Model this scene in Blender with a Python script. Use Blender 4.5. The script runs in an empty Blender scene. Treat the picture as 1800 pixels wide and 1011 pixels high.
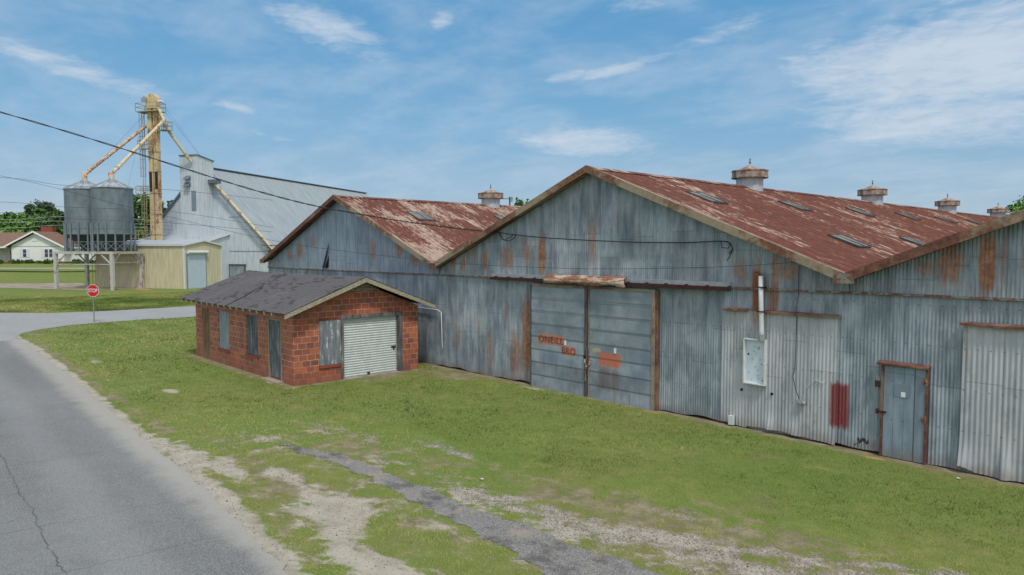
import bpy, math, random
import numpy as np
from mathutils import Vector, Matrix
R = math.radians
random.seed(7); rng = np.random.default_rng(7)
scene = bpy.context.scene
C = scene.collection

# ------------------------------------------------------------------ frames
YARD = (Vector((-86.39, 27.71, 0)), R(31))       # grain yard is turned against the warehouse
HOUSE = (Vector((-152.8, 19.6, 2.15)), R(47))
WORLD = (Vector((0, 0, 0)), 0.0)
ORG = {}                                          # origin of a thing in its frame

def frame_pt(fr, p):
    v = Vector(p); v.rotate(Matrix.Rotation(fr[1], 3, 'Z')); return v + fr[0]

def props(o, label=None, cat=None, group=None, kind=None):
    if label: o['label'] = label
    if cat: o['category'] = cat
    if group: o['group'] = group
    if kind: o['kind'] = kind
    return o

def thing(name, label, cat, loc=(0, 0, 0), fr=WORLD, group=None):
    o = bpy.data.objects.new(name, None); C.objects.link(o)
    o.empty_display_size = .3
    o.location = frame_pt(fr, loc); o.rotation_euler = (0, 0, fr[1])
    ORG[o.name] = Vector(loc)
    return props(o, label, cat, group)

class MB:
    def __init__(s): s.v = []; s.f = []; s.m = None
    def add(s, vs, fs):
        b = len(s.v); s.v += [tuple(p) for p in vs]; s.f += [tuple(i + b for i in f) for f in fs]; return s
    def box(s, x0, x1, y0, y1, z0, z1):
        return s.add([(x0,y0,z0),(x1,y0,z0),(x1,y1,z0),(x0,y1,z0),(x0,y0,z1),(x1,y0,z1),(x1,y1,z1),(x0,y1,z1)],
            [(0,3,2,1),(4,5,6,7),(0,1,5,4),(1,2,6,5),(2,3,7,6),(3,0,4,7)])
    def bar(s, a, b, w, h=None, up=(0,0,1)):
        h = w if h is None else h
        a = Vector(a); b = Vector(b); d = (b-a).normalized(); u = Vector(up)
        if abs(d.dot(u)) > .98: u = Vector((0,1,0))
        sd = d.cross(u).normalized(); u = sd.cross(d).normalized()
        vs = []
        for p in (a, b):
            for q in ((-1,-1),(1,-1),(1,1),(-1,1)): vs.append(p + sd*q[0]*w/2 + u*q[1]*h/2)
        return s.add(vs, [(3,2,1,0),(4,5,6,7),(0,1,5,4),(1,2,6,5),(2,3,7,6),(3,0,4,7)])
    def tube(s, pts, r, n=8, cap=True):
        pts = [Vector(p) for p in pts]; rs = r if isinstance(r, (list, tuple)) else [r]*len(pts)
        rings = []; last = None
        for i, p in enumerate(pts):
            d = (pts[min(i+1, len(pts)-1)] - pts[max(i-1, 0)]).normalized()
            if last is None:
                u = Vector((0,0,1)) if abs(d.z) < .9 else Vector((1,0,0))
            else: u = last
            sd = d.cross(u).normalized(); u = sd.cross(d).normalized(); last = u
            rings.append([p + (sd*math.cos(2*math.pi*k/n) + u*math.sin(2*math.pi*k/n))*rs[i] for k in range(n)])
        vs = [q for rg in rings for q in rg]
        fs = [(i*n+k, i*n+(k+1)%n, (i+1)*n+(k+1)%n, (i+1)*n+k) for i in range(len(pts)-1) for k in range(n)]
        if cap: fs += [tuple(range(n))[::-1], tuple(range((len(pts)-1)*n, len(pts)*n))]
        return s.add(vs, fs)
    def lathe(s, c, prof, n=24, cap=False, ph=0):
        vs = [(c[0]+r*math.cos(2*math.pi*k/n+ph), c[1]+r*math.sin(2*math.pi*k/n+ph), c[2]+z) for r, z in prof for k in range(n)]
        fs = [(i*n+k, i*n+(k+1)%n, (i+1)*n+(k+1)%n, (i+1)*n+k) for i in range(len(prof)-1) for k in range(n)]
        if cap: fs += [tuple(range(n))[::-1], tuple(range((len(prof)-1)*n, len(prof)*n))]
        return s.add(vs, fs)
    def poly(s, pts, thick, n):
        """extrude a flat outline by the vector n*thick"""
        k = len(pts); n = Vector(n)*thick
        vs = [Vector(p) for p in pts] + [Vector(p)+n for p in pts]
        return s.add(vs, [tuple(range(k))[::-1], tuple(range(k, 2*k))] + [(i, (i+1)%k, (i+1)%k+k, i+k) for i in range(k)])
    def build(s, name, mat, parent=None, smooth=False, fr=WORLD, org=None, attrs=None, label=None, cat=None, group=None, kind=None):
        me = bpy.data.meshes.new(name)
        if parent is not None: o3 = ORG[parent.name]
        else: o3 = Vector(org if org is not None else (0,0,0))
        me.from_pydata([(p[0]-o3.x, p[1]-o3.y, p[2]-o3.z) for p in s.v], [], s.f)
        if smooth: me.polygons.foreach_set('use_smooth', [True]*len(me.polygons))
        if attrs:
            for k, a in attrs.items():
                at = me.attributes.new(k, 'FLOAT', 'POINT'); at.data.foreach_set('value', np.asarray(a, dtype=np.float32))
        me.materials.append(mat)
        o = bpy.data.objects.new(name, me); C.objects.link(o)
        ORG[o.name] = o3
        if parent is not None: o.parent = parent
        else:
            o.location = frame_pt(fr, o3); o.rotation_euler = (0, 0, fr[1])
        return props(o, label, cat, group, kind)

def kids(o): return [c for c in bpy.data.objects if c.parent == o]
def copy_tree(o, parent=None):
    c = o.copy(); C.objects.link(c)
    ORG[c.name] = ORG[o.name]
    if parent is not None: c.parent = parent
    for ch in kids(o): copy_tree(ch, c)
    return c

# ------------------------------------------------------------------ numpy noise
_perm = rng.random((256, 256)).astype(np.float32)
def vnoise(x, y):
    xi = np.floor(x).astype(int); yi = np.floor(y).astype(int); fx = x-xi; fy = y-yi
    fx = fx*fx*(3-2*fx); fy = fy*fy*(3-2*fy); g = lambda a, b: _perm[a % 256, b % 256]
    return (g(xi,yi)*(1-fx)+g(xi+1,yi)*fx)*(1-fy) + (g(xi,yi+1)*(1-fx)+g(xi+1,yi+1)*fx)*fy
def fbm(x, y, o=4):
    s = 0; a = .5; t = 0
    for i in range(o): s = s + a*vnoise(x*2**i+i*17.3, y*2**i+i*5.1); t += a; a *= .55
    return s/t
def sstep(a, b, x):
    t = np.clip((x-a)/(b-a), 0, 1); return t*t*(3-2*t)

# ------------------------------------------------------------------ material kit
def lin(r, g, b):
    f = lambda c: (c/255)/12.92 if c/255 <= .04045 else ((c/255+.055)/1.055)**2.4
    return (f(r), f(g), f(b), 1)
class NT:
    def __init__(s, name):
        s.mat = bpy.data.materials.new(name); s.mat.use_nodes = True; s.nt = s.mat.node_tree
        s.b = s.nt.nodes['Principled BSDF']; s.co = None
    def n(s, t, **k):
        d = s.nt.nodes.new(t)
        for a, v in k.items(): setattr(d, a, v)
        return d
    def put(s, sock, v):
        if v is None: return
        if hasattr(v, 'is_output') or isinstance(v, bpy.types.NodeSocket): s.nt.links.new(v, sock)
        else:
            try: sock.default_value = v
            except Exception: sock.default_value = tuple(v)[:3]
    def obj(s):
        if s.co is None: s.co = s.n('ShaderNodeTexCoord').outputs['Object']
        return s.co
    def m(s, op, a, b=None, c=None, clamp=False):
        d = s.n('ShaderNodeMath', operation=op, use_clamp=clamp)
        for i, v in enumerate((a, b, c)): s.put(d.inputs[i], v)
        return d.outputs[0]
    def sep(s, v=None):
        d = s.n('ShaderNodeSeparateXYZ'); s.put(d.inputs[0], v if v is not None else s.obj()); return d.outputs
    def comb(s, x=0., y=0., z=0.):
        d = s.n('ShaderNodeCombineXYZ')
        for i, v in enumerate((x, y, z)): s.put(d.inputs[i], v)
        return d.outputs[0]
    def scale(s, v, sc):
        d = s.n('ShaderNodeVectorMath', operation='MULTIPLY'); s.put(d.inputs[0], v if v is not None else s.obj()); d.inputs[1].default_value = sc; return d.outputs[0]
    def noise(s, sc=1., vec=None, det=4., rough=.6, dist=0., stretch=None, col=False):
        v = vec if vec is not None else s.obj()
        if stretch: v = s.scale(v, stretch)
        d = s.n('ShaderNodeTexNoise'); s.put(d.inputs['Vector'], v)
        d.inputs['Scale'].default_value = sc; d.inputs['Detail'].default_value = det
        d.inputs['Roughness'].default_value = rough; d.inputs['Distortion'].default_value = dist
        return d.outputs['Color' if col else 'Fac']
    def voro(s, sc, vec=None, feat='F1', out='Distance', rnd=1.):
        d = s.n('ShaderNodeTexVoronoi', feature=feat); s.put(d.inputs['Vector'], vec if vec is not None else s.obj())
        d.inputs['Scale'].default_value = sc; d.inputs['Randomness'].default_value = rnd
        return d.outputs[out]
    def white(s, v, dim='1D'):
        d = s.n('ShaderNodeTexWhiteNoise', noise_dimensions=dim); s.put(d.inputs['W' if dim == '1D' else 'Vector'], v); return d.outputs['Value']
    def mr(s, v, a, b, c=0., d_=1., smooth=True):
        d = s.n('ShaderNodeMapRange', interpolation_type='SMOOTHSTEP' if smooth else 'LINEAR')
        for k, x in zip(('Value','From Min','From Max','To Min','To Max'), (v, a, b, c, d_)): s.put(d.inputs[k], x)
        return d.outputs[0]
    def mix(s, f, a, b, mode='MIX'):
        d = s.n('ShaderNodeMix', data_type='RGBA', blend_type=mode)
        s.put(d.inputs[0], f); s.put(d.inputs[6], a); s.put(d.inputs[7], b); return d.outputs[2]
    def ramp(s, f, stops):
        d = s.n('ShaderNodeValToRGB'); s.put(d.inputs[0], f); e = d.color_ramp.elements
        while len(e) < len(stops): e.new(.5)
        for i, (p, c) in enumerate(stops): e[i].position = p; e[i].color = c if len(c) == 4 else (*c, 1)
        return d.outputs[0]
    def attr(s, name):
        d = s.n('ShaderNodeAttribute', attribute_name=name); return d.outputs['Fac']
    def rect(s, x, z, x0, x1, z0, z1, soft=.03):
        """soft-edged rectangle mask"""
        a = s.mr(x, x0-soft, x0+soft); b = s.mr(x, x1-soft, x1+soft, 1., 0.)
        c = s.mr(z, z0-soft, z0+soft); d = s.mr(z, z1-soft, z1+soft, 1., 0.)
        return s.m('MULTIPLY', s.m('MULTIPLY', a, b), s.m('MULTIPLY', c, d))
    def bump(s, h, st=.3, dist=.02):
        d = s.n('ShaderNodeBump'); d.inputs['Strength'].default_value = st; d.inputs['Distance'].default_value = dist
        s.put(d.inputs['Height'], h); s.nt.links.new(d.outputs[0], s.b.inputs['Normal'])
    def out(s, col, rough=.8, metal=0., spec=.3):
        s.put(s.b.inputs['Base Color'], col); s.put(s.b.inputs['Roughness'], rough)
        s.put(s.b.inputs['Metallic'], metal); s.b.inputs['Specular IOR Level'].default_value = spec
        return s.mat

def simple(name, c, rough=.7, var=.25, sc=3., metal=0., spec=.3, c2=None, stretch=None, bump=0.):
    n = NT(name); f = n.noise(sc, det=5., stretch=stretch)
    c2 = c2 or tuple(x*(1-var) for x in c[:3]) + (1,)
    col = n.mix(n.mr(f, .35, .65), c2, c)
    if bump: n.bump(f, bump, .01)
    return n.out(col, rough, metal, spec)

# galvanised corrugated sheet: streaks, sheet-to-sheet tone, rust where the vertex mask asks for it
def galv(name, ax=0, base=lin(148,165,176), dark=lin(96,112,124), pale=lin(176,186,190), rust_amt=0., sheet=.66, marks=(), sheetvar=.16, offs=0., rustcol=None):
    n = NT(name); s = n.sep(); h = s[ax]; z = s[2]
    hz = n.comb(h, 0., z)
    streak = n.noise(1., n.comb(n.m('MULTIPLY', h, 4.5), offs, n.m('MULTIPLY', z, .7)), det=5., rough=.65)
    big = n.noise(.8, hz, det=5., rough=.6)
    cell = n.m('FLOOR', n.m('DIVIDE', n.m('ADD', h, .13), sheet))
    zr = n.m('FLOOR', n.m('DIVIDE', n.m('ADD', z, n.m('MULTIPLY', n.white(cell), 1.3)), 2.6))
    cv = n.white(n.comb(cell, zr, offs), '3D')
    col = n.mix(n.mr(streak, .3, .7), dark, base)
    col = n.mix(n.m('MULTIPLY', n.mr(big, .45, .75), .55), col, pale)
    col = n.mix(1., col, n.ramp(cv, [(0., (1-sheetvar,)*3), (.5, (1.,)*3), (1., (1+sheetvar*.7, 1+sheetvar*.75, 1+sheetvar*.8))]), 'MULTIPLY')
    fr = n.m('FRACT', n.m('DIVIDE', n.m('ADD', h, .13), sheet))
    seam = n.mr(n.m('ABSOLUTE', n.m('SUBTRACT', fr, .5)), .478, .495)
    col = n.mix(n.m('MULTIPLY', seam, .35 if sheet < .9 else .8), col, lin(70,74,78))
    fz = n.m('FRACT', n.m('DIVIDE', n.m('ADD', z, n.m('MULTIPLY', n.white(cell), 1.3)), 2.6))
    col = n.mix(n.m('MULTIPLY', n.mr(fz, .0, .012, 1., 0.), .5), col, lin(70,72,76))
    nl = n.m('MULTIPLY', n.mr(n.m('ABSOLUTE', n.m('SUBTRACT', n.m('FRACT', n.m('DIVIDE', z, .87)), .5)), .478, .49), n.mr(n.m('ABSOLUTE', n.m('SUBTRACT', n.m('FRACT', n.m('DIVIDE', h, .2286)), .5)), .4, .45))
    col = n.mix(n.m('MULTIPLY', nl, .55), col, lin(76,66,60))
    # grime: dark blotches
    gr = n.noise(1., n.comb(n.m('MULTIPLY', h, 2.2), 3.+offs, n.m('MULTIPLY', z, .9)), det=6., rough=.7)
    col = n.mix(n.m('MULTIPLY', n.mr(gr, .52, .72), .5), col, lin(84,92,100))
    # rust
    rn = n.noise(1., n.comb(n.m('MULTIPLY', h, 9.), 7.+offs, n.m('MULTIPLY', z, 1.3)), det=6., rough=.7)
    rn2 = n.noise(6., hz, det=5., rough=.7)
    rr = n.m('ADD', n.m('MULTIPLY', rn, .65), n.m('MULTIPLY', rn2, .35))
    rn3 = n.noise(1., n.comb(n.m('MULTIPLY', h, 16.), 2.+offs, n.m('MULTIPLY', z, 2.2)), det=6., rough=.75)
    ra = n.m('ADD', n.m('ADD', n.attr('rust'), rust_amt), n.m('MULTIPLY', n.m('SUBTRACT', n.m('ADD', n.m('MULTIPLY', rr, .5), n.m('MULTIPLY', rn3, .5)), .5), 2.6))
    rc = n.ramp(rn2, rustcol or [(.3, lin(92,56,38)), (.5, lin(146,94,60)), (.68, lin(172,134,98))])
    col = n.mix(n.m('MULTIPLY', n.mr(ra, .25, .95), .88), col, rc)
    # soil splash at the foot
    foot = n.mr(n.m('ADD', z, n.m('MULTIPLY', rn, .5)), .3, .62, 1., 0.)
    col = n.mix(n.m('MULTIPLY', foot, .45), col, lin(112,98,80))
    for (x0, x1, z0, z1, c, a, soft) in marks:
        wob = n.m('MULTIPLY', n.m('SUBTRACT', n.noise(1., n.comb(n.m('MULTIPLY', h, 14.), 1., n.m('MULTIPLY', z, 3.)), det=6., rough=.75), .5), .6)
        k = n.rect(h, n.m('ADD', z, wob), x0, x1, z0, z1, soft)
        k = n.m('MULTIPLY', k, n.m('MULTIPLY', n.mr(rn, .2, .34, .35, 1.), n.mr(n.noise(5., hz, det=5., rough=.7), .28, .4, .3, 1.)))
        col = n.mix(n.m('MULTIPLY', k, a), col, c)
    n.bump(rn2, .12, .01)
    return n.out(col, n.mr(rr, .3, .7, .45, .75), .15, .4)

RED = (lin(124,42,44), .92, .06)
M = {}
marks_wall = ((-6.85, -6.44, .46, 1.52, RED[0], RED[1], .07), (-6.24, -5.98, .2, .3, lin(40,24,18), 1., .02), (-6.3,-6.2,.1,.16, lin(60,30,18), .9, .02),
    (-8.9,-8.6, 3.0, 4.1, lin(120,66,40), .7, .08), (-8.5,-8.3, 3.0,3.7, lin(140,80,50), .6,.06))
M['wall'] = galv('galvanised_wall', base=lin(152,165,174), dark=lin(104,117,128), pale=lin(186,194,199), sheetvar=.15, marks=marks_wall)
M['wall_side'] = galv('galvanised_side', ax=1)
M['flat'] = galv('galvanised_flat', base=lin(138,155,168), dark=lin(112,128,142), pale=lin(158,170,179), sheet=.98, offs=4., sheetvar=.1)
M['newer'] = galv('newer_sheet', base=lin(182,186,190), dark=lin(152,158,164), pale=lin(196,199,201), sheetvar=.09, offs=9., marks=((-6.86, -6.45, .46, 1.52, RED[0], RED[1], .05),))

def roof_mat(name, pale_amt, seed, bigw=.7):
    n = NT(name); s = n.sep(); x = s[0]; y = s[1]
    v = n.comb(n.m('MULTIPLY', x, .8), n.m('MULTIPLY', y, 6.5), seed)
    a = n.noise(1., v, det=6., rough=.7)
    sheetid = n.m('FLOOR', n.m('DIVIDE', y, .62)); sx = n.m('FLOOR', n.m('DIVIDE', n.m('ADD', x, n.m('MULTIPLY', n.white(sheetid), 2.)), 2.4))
    cv = n.white(n.comb(sheetid, sx, seed), '3D')
    b = n.noise(1., n.comb(n.m('MULTIPLY', x, 3.), n.m('MULTIPLY', y, 12.), seed), det=6., rough=.75)
    big = n.noise(.3, n.comb(x, n.m('MULTIPLY', y, 1.4), seed), det=4.)
    deep = n.ramp(b, [(.3, lin(74,44,38)), (.55, lin(104,62,48)), (.75, lin(142,94,66))])
    deep = n.mix(n.m('MULTIPLY', cv, .45), deep, lin(84,54,48))
    pale = n.ramp(b, [(.25, lin(136,104,84)), (.48, lin(162,152,142)), (.66, lin(178,178,176))])
    f = n.m('ADD', n.m('ADD', n.m('MULTIPLY', a, 1.0), n.m('MULTIPLY', n.m('SUBTRACT', cv, .5), .22)), n.m('ADD', n.m('MULTIPLY', n.m('SUBTRACT', big, .5), bigw), n.m('MULTIPLY', n.m('SUBTRACT', b, .5), 1.25)))
    col = n.mix(n.mr(f, .60-pale_amt, .72-pale_amt), deep, pale)
    mid = n.mr(f, .5-pale_amt, .64-pale_amt)
    col = n.mix(n.m('MULTIPLY', mid, .35), col, lin(150,100,70))
    fr = n.m('FRACT', n.m('DIVIDE', y, .62))
    col = n.mix(n.m('MULTIPLY', n.mr(n.m('ABSOLUTE', n.m('SUBTRACT', fr, .5)),   .455, .487), .5), col, lin(66,42,38))
    n.bump(b, .2, .01)
    return n.out(col, .8, 0., .25)
M['roof'] = roof_mat('rusty_roof', -.015, 1.)
M['roof_pale'] = roof_mat('rusty_roof_worn', .045, 5., 1.15)

def rusty(name, paint, rust1, rust2, amt=.5, st=(1,1,1), sc=3.):
    n = NT(name); a = n.noise(sc, det=6., rough=.7, stretch=st); b = n.noise(sc*4, det=5.)
    rc = n.mix(n.mr(b, .35, .65), rust1, rust2)
    col = n.mix(n.mr(a, amt-.05, amt+.07), rc, n.mix(n.mr(b,.3,.7), tuple(c*.8 for c in paint[:3])+(1,), paint))
    n.bump(b, .2, .01); return n.out(col, .8, 0., .25)
M['fascia'] = rusty('weathered_fascia', lin(152,138,118), lin(98,70,58), lin(130,94,74), .47, (.35,1,.35), 2.2)
M['fascia_dark'] = rusty('rusty_fascia', lin(134,108,90), lin(86,58,52), lin(114,76,64), .52, (.35,1,.35), 2.2)
M['rail'] = simple('rail_rust', lin(66,38,36), .8, .3, 6.)
M['bandrust'] = rusty('band_rust', lin(134,134,128), lin(96,68,56), lin(134,96,76), .5, (1,1,1), 5.)
M['flap'] = rusty('hood_rust', lin(182,170,152), lin(112,70,56), lin(150,104,80), .5, (.6,1,3), 3.)
M['ventdrum'] = simple('vent_galvanised', lin(178,184,190), .5, .25, 5., .15, .4, stretch=(1,1,.4))
M['ventcap'] = rusty('vent_cap_rust', lin(162,154,144), lin(112,84,74), lin(136,112,98), .5, (1,1,.5), 4.)
M['iron'] = simple('dark_iron', lin(52,48,48), .6, .2, 8.)
M['skylight'] = simple('skylight_panel', lin(128,129,125), .8, .35, 2., 0., .15, c2=lin(100,100,98))
M['white'] = simple('white_paint', lin(206,210,210), .55, .12, 4.)
M['pvc'] = simple('pvc', lin(200,206,208), .4, .1, 4.)
M['greenwood'] = simple('weathered_trim', lin(172,166,146), .8, .3, 9., stretch=(1,1,6), c2=lin(120,116,98))
M['black'] = simple('black_gap', (.008,.008,.008,1), .9, .1)
M['timber_dark'] = simple('grey_timber', lin(98,98,98), .85, .35, 12., c2=lin(60,60,62), stretch=(3,3,.4))
M['cable'] = simple('cable_rubber', lin(40,42,48), .6, .1)
M['wire'] = simple('thin_wire', lin(70,76,84), .5, .1)
M['redpaint'] = simple('stop_red', lin(184,26,40), .45, .08, 5.)
M['signwhite'] = simple('sign_white', lin(226,226,226), .45, .05, 5.)
M['post'] = simple('sign_post_steel', lin(128,134,132), .55, .2, 5.)
M['letter'] = simple('stencil_paint', lin(66,54,54), .8, .2, 14.)
M['paper'] = simple('paper', lin(214,222,228), .8, .05, 8.)
M['cream'] = simple('siding_cream', lin(204,206,192), .7, .06, 1.)
M['brown_roof'] = simple('brown_shingle', lin(126,100,86), .9, .2, 3., c2=lin(106,84,74))
M['shutterw'] = simple('pale_shutter', lin(198,212,220), .6, .05)
M['glass'] = simple('dark_window', lin(56,62,74), .15, .2, 2., 0., .6)
M['redbrick'] = simple('red_brick', lin(142,76,62), .85, .25, 6.)
M['concrete'] = simple('bare_concrete', lin(160,150,134), .9, .3, .9, c2=lin(124,112,96), stretch=(.4,1.6,1))
M['bark'] = simple('bark', lin(92,80,68), .95, .3, 5.)
M['duct'] = simple('tape_grey', lin(150,156,160), .5, .2, 6.)

# door leaves: flat lapped sheets, overpainted patches
def door_mat():
    n = NT('door_sheet'); s = n.sep(); x = s[0]; z = s[2]; hz = n.comb(x, 0., z)
    a = n.noise(1.1, hz, det=6., rough=.65); b = n.noise(9., hz, det=5., rough=.7)
    row = n.m('FLOOR', n.m('DIVIDE', n.m('ADD', z, n.m('MULTIPLY', x, .0)), .43))
    cv = n.white(n.m('ADD', row, n.m('MULTIPLY', n.m('GREATER_THAN', x, -14.37), 17.)))
    col = n.mix(n.mr(a, .35, .65), lin(116,130,140), lin(146,159,168))
    col = n.mix(1., col, n.ramp(cv, [(0., (.86,.86,.87)), (1., (1.1,1.1,1.1))]), 'MULTIPLY')
    fr = n.m('FRACT', n.m('DIVIDE', n.m('ADD', z, n.m('MULTIPLY', n.noise(.9, hz), .05)), .43))
    col = n.mix(n.m('MULTIPLY', n.mr(fr, .0, .045, 1., 0.), .5), col, lin(72,76,80))
    col = n.mix(n.m('MULTIPLY', n.mr(fr, .02, .25, 1., 0.), n.m('MULTIPLY', n.mr(a, .45, .6), .4)), col, lin(130,108,92))
    st = n.noise(1., n.comb(n.m('MULTIPLY', x, 5.), 2., n.m('MULTIPLY', z, .8)), det=6., rough=.7)
    low = n.mr(z, .2, 1.6, 1., .25)
    col = n.mix(n.m('MULTIPLY', n.mr(st, .5, .68), n.m('MULTIPLY', low, .75)), col, lin(118,94,76))
    sc = n.noise(14., hz, det=6., rough=.8)
    col = n.mix(n.m('MULTIPLY', n.mr(sc, .60, .66), .6), col, lin(70,72,78))
    wx = n.m('ADD', x, n.m('MULTIPLY', n.m('SUBTRACT', n.noise(3.5, hz, det=6., rough=.75), .5), .34))
    wz = n.m('ADD', z, n.m('MULTIPLY', n.m('SUBTRACT', n.noise(4.3, n.comb(z, 5., x), det=6., rough=.75), .5), .26))
    for x0, x1, z0, z1, c, al, sf in (
        (-16.5,-15.5,.9,1.2, lin(90,108,140), .4, .12), (-15.5,-14.9,.95,1.15, lin(90,108,140), .35, .12), (-12.85,-12.0,1.2,1.7, lin(100,116,142), .4, .2),
        (-12.7,-12.1,.7,1.1, lin(84,100,132), .35, .12), (-13.9,-13.1,.35,1.0, lin(96,78,78), .6, .12),
        (-14.2,-13.85,1.48,1.6, lin(170,166,134), .8, .03), (-16.8,-16.5,1.3,1.75, lin(150,146,128), .5, .05),
        (-16.58,-15.4,1.5,1.83, lin(188,112,82), .85, .05), (-15.52,-14.92,1.24,1.53, lin(190,112,80), .85, .05), (-13.92,-13.07,1.06,1.5, lin(188,106,76), .9, .05)):
        col = n.mix(n.m('MULTIPLY', n.rect(wx, wz, x0, x1, z0, z1, sf), n.m('MULTIPLY', al, n.mr(st, .3, .5, .55, 1.))), col, c)
    n.bump(n.m('ADD', n.m('MULTIPLY', b, .3), n.mr(fr, .0, .06)), .35, .012)
    return n.out(col, .6, .1, .35)
M['door'] = door_mat()

def brick_mat():
    n = NT('red_tile_block'); s = n.sep()
    g = n.n('ShaderNodeNewGeometry'); ns = n.sep(g.outputs['Normal'])
    side = n.m('GREATER_THAN', n.m('ABSOLUTE', ns[1]), .7)
    h = n.m('ADD', n.m('MULTIPLY', side, s[0]), n.m('MULTIPLY', n.m('SUBTRACT', 1., side), s[1]))
    wob = n.m('MULTIPLY', n.m('SUBTRACT', n.noise(2.5, n.comb(h, 1., s[2])), .5), .02)
    z = n.m('ADD', s[2], wob)
    rowh, bw = .208, .31
    row = n.m('FLOOR', n.m('DIVIDE', z, rowh))
    hh = n.m('ADD', n.m('DIVIDE', h, bw), n.m('ADD', n.m('MULTIPLY', n.m('MODULO', row, 2.), .5), n.m('MULTIPLY', n.white(row), .12)))
    cell = n.m('FLOOR', hh)
    fx = n.m('MULTIPLY', n.m('SUBTRACT', .5, n.m('ABSOLUTE', n.m('SUBTRACT', n.m('FRACT', hh), .5))), bw)
    fz = n.m('MULTIPLY', n.m('SUBTRACT', .5, n.m('ABSOLUTE', n.m('SUBTRACT', n.m('FRACT', n.m('DIVIDE', z, rowh)), .5))), rowh)
    d = n.m('MINIMUM', fx, fz)
    cv = n.white(n.comb(cell, row, side), '3D'); cv2 = n.white(n.comb(row, cell, 4.), '3D')
    col = n.ramp(cv, [(0., lin(124,78,68)), (.12, lin(142,86,68)), (.4, lin(152,88,66)), (.75, lin(163,95,69)), (1., lin(174,106,76))])
    f = n.noise(9., n.comb(h, 2., s[2]), det=5.)
    col = n.mix(1., col, n.ramp(f, [(.3, (.85,.85,.86)), (.7, (1.12,1.1,1.08))]), 'MULTIPLY')
    dn = n.m('ADD', d, n.m('MULTIPLY', n.m('SUBTRACT', n.noise(30., n.comb(h, 1., s[2])), .5), .006))
    mort = n.mr(dn, .006, .013, 1., 0.)
    mc = n.mix(n.mr(n.noise(2., n.comb(h, 3., s[2])), .4, .6), lin(164,130,116), lin(190,168,154))
    col = n.mix(n.m('MULTIPLY', mort, n.mr(s[2], .2, .8, .45, .95)), col, mc)
    big = n.noise(.9, n.comb(h, 6., s[2]), det=4.)
    col = n.mix(n.m('MULTIPLY', n.mr(big, .5, .75), .35), col, lin(104,60,58))
    foot = n.mr(n.m('ADD', s[2], n.m('MULTIPLY', f, .5)), .3, .75, 1., 0.)
    col = n.mix(n.m('MULTIPLY', foot, .4), col, lin(120,84,74))
    n.bump(n.m('ADD', n.mr(dn, .003, .012), n.m('MULTIPLY', cv2, .3)), .6, .008)
    return n.out(col, n.mr(cv2, 0., 1., .45, .7), 0., .35)
M['brick'] = brick_mat()

def shingle_mat():
    n = NT('asphalt_shingle'); s = n.sep(); x = s[0]; y = s[1]
    rw = .13
    wy = n.m('ADD', y, n.m('MULTIPLY', n.noise(1.5, n.comb(x, y, 0.)), .03))
    row = n.m('FLOOR', n.m('DIVIDE', wy, rw)); fr = n.m('FRACT', n.m('DIVIDE', wy, rw))
    hx = n.m('ADD', n.m('DIVIDE', x, .3), n.m('MULTIPLY', n.white(row), 3.)); cell = n.m('FLOOR', hx)
    cv = n.white(n.comb(cell, row, 0.), '3D')
    a = n.noise(.55, n.comb(x, n.m('MULTIPLY', y, 1.), 2.), det=5., rough=.7)
    col = n.mix(n.mr(n.noise(14., det=4.), .3, .7), lin(78,77,78), lin(102,100,100))
    col = n.mix(n.m('MULTIPLY', cv, .4), col, lin(82,80,86))
    dk = n.m('MULTIPLY', n.mr(n.m('ADD', n.m('MULTIPLY', cv, .35), a),   .80, .84), .6)
    col = n.mix(dk, col, lin(48,47,52))
    edge = n.mr(fr, 0., .16, 1., 0.)
    col = n.mix(n.m('MULTIPLY', edge, .6), col, lin(50,50,54))
    col = n.mix(n.m('MULTIPLY', n.mr(n.m('FRACT', hx), .0, .06, 1., 0.), .3), col, lin(50,50,54))
    gr = n.noise(1.2, n.comb(n.m('MULTIPLY', x, 1.), n.m('MULTIPLY', y, .35), 8.), det=4.)
    col = n.mix(n.m('MULTIPLY', n.mr(gr, .5, .75), .3), col, lin(122,112,104))
    n.bump(n.m('ADD', fr, n.m('MULTIPLY', cv, .5)), .5, .012)
    return n.out(col, .9, 0., .2)
M['shingle'] = shingle_mat()

def plywood(name, a, b, streak=0., c=None):
    n = NT(name); s = n.sep()
    f = n.noise(1., n.scale(n.obj(), (7., 7., 1.2)), det=6., rough=.7); g = n.noise(5., det=5.)
    col = n.mix(n.mr(f, .35, .65), a, b)
    if streak: col = n.mix(n.m('MULTIPLY', n.mr(n.m('ADD', n.m('MULTIPLY', f, .6), n.m('MULTIPLY', g, .5)), .58, .72), streak), col, c or lin(190,196,200))
    n.bump(f, .2, .005); return n.out(col, .85, 0., .2)
M['ply_white'] = plywood('flaked_plywood', lin(98,104,110), lin(132,138,144), .95, lin(208,212,214))
M['ply_dark'] = plywood('dark_plywood', lin(76,80,86), lin(112,118,124), .25)
M['ply_blue'] = plywood('blue_grey_plywood', lin(120,132,140), lin(148,158,164), .2)
M['ply_brown'] = plywood('brown_boards', lin(98,78,58), lin(136,112,86), .2, lin(160,150,130))
M['roller'] = simple('roller_slat', lin(200,208,206), .45, .12, 4., .05, .4, stretch=(1,1,.6))
M['deadwood'] = plywood('old_frame', lin(70,70,72), lin(112,112,112), .3)

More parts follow.
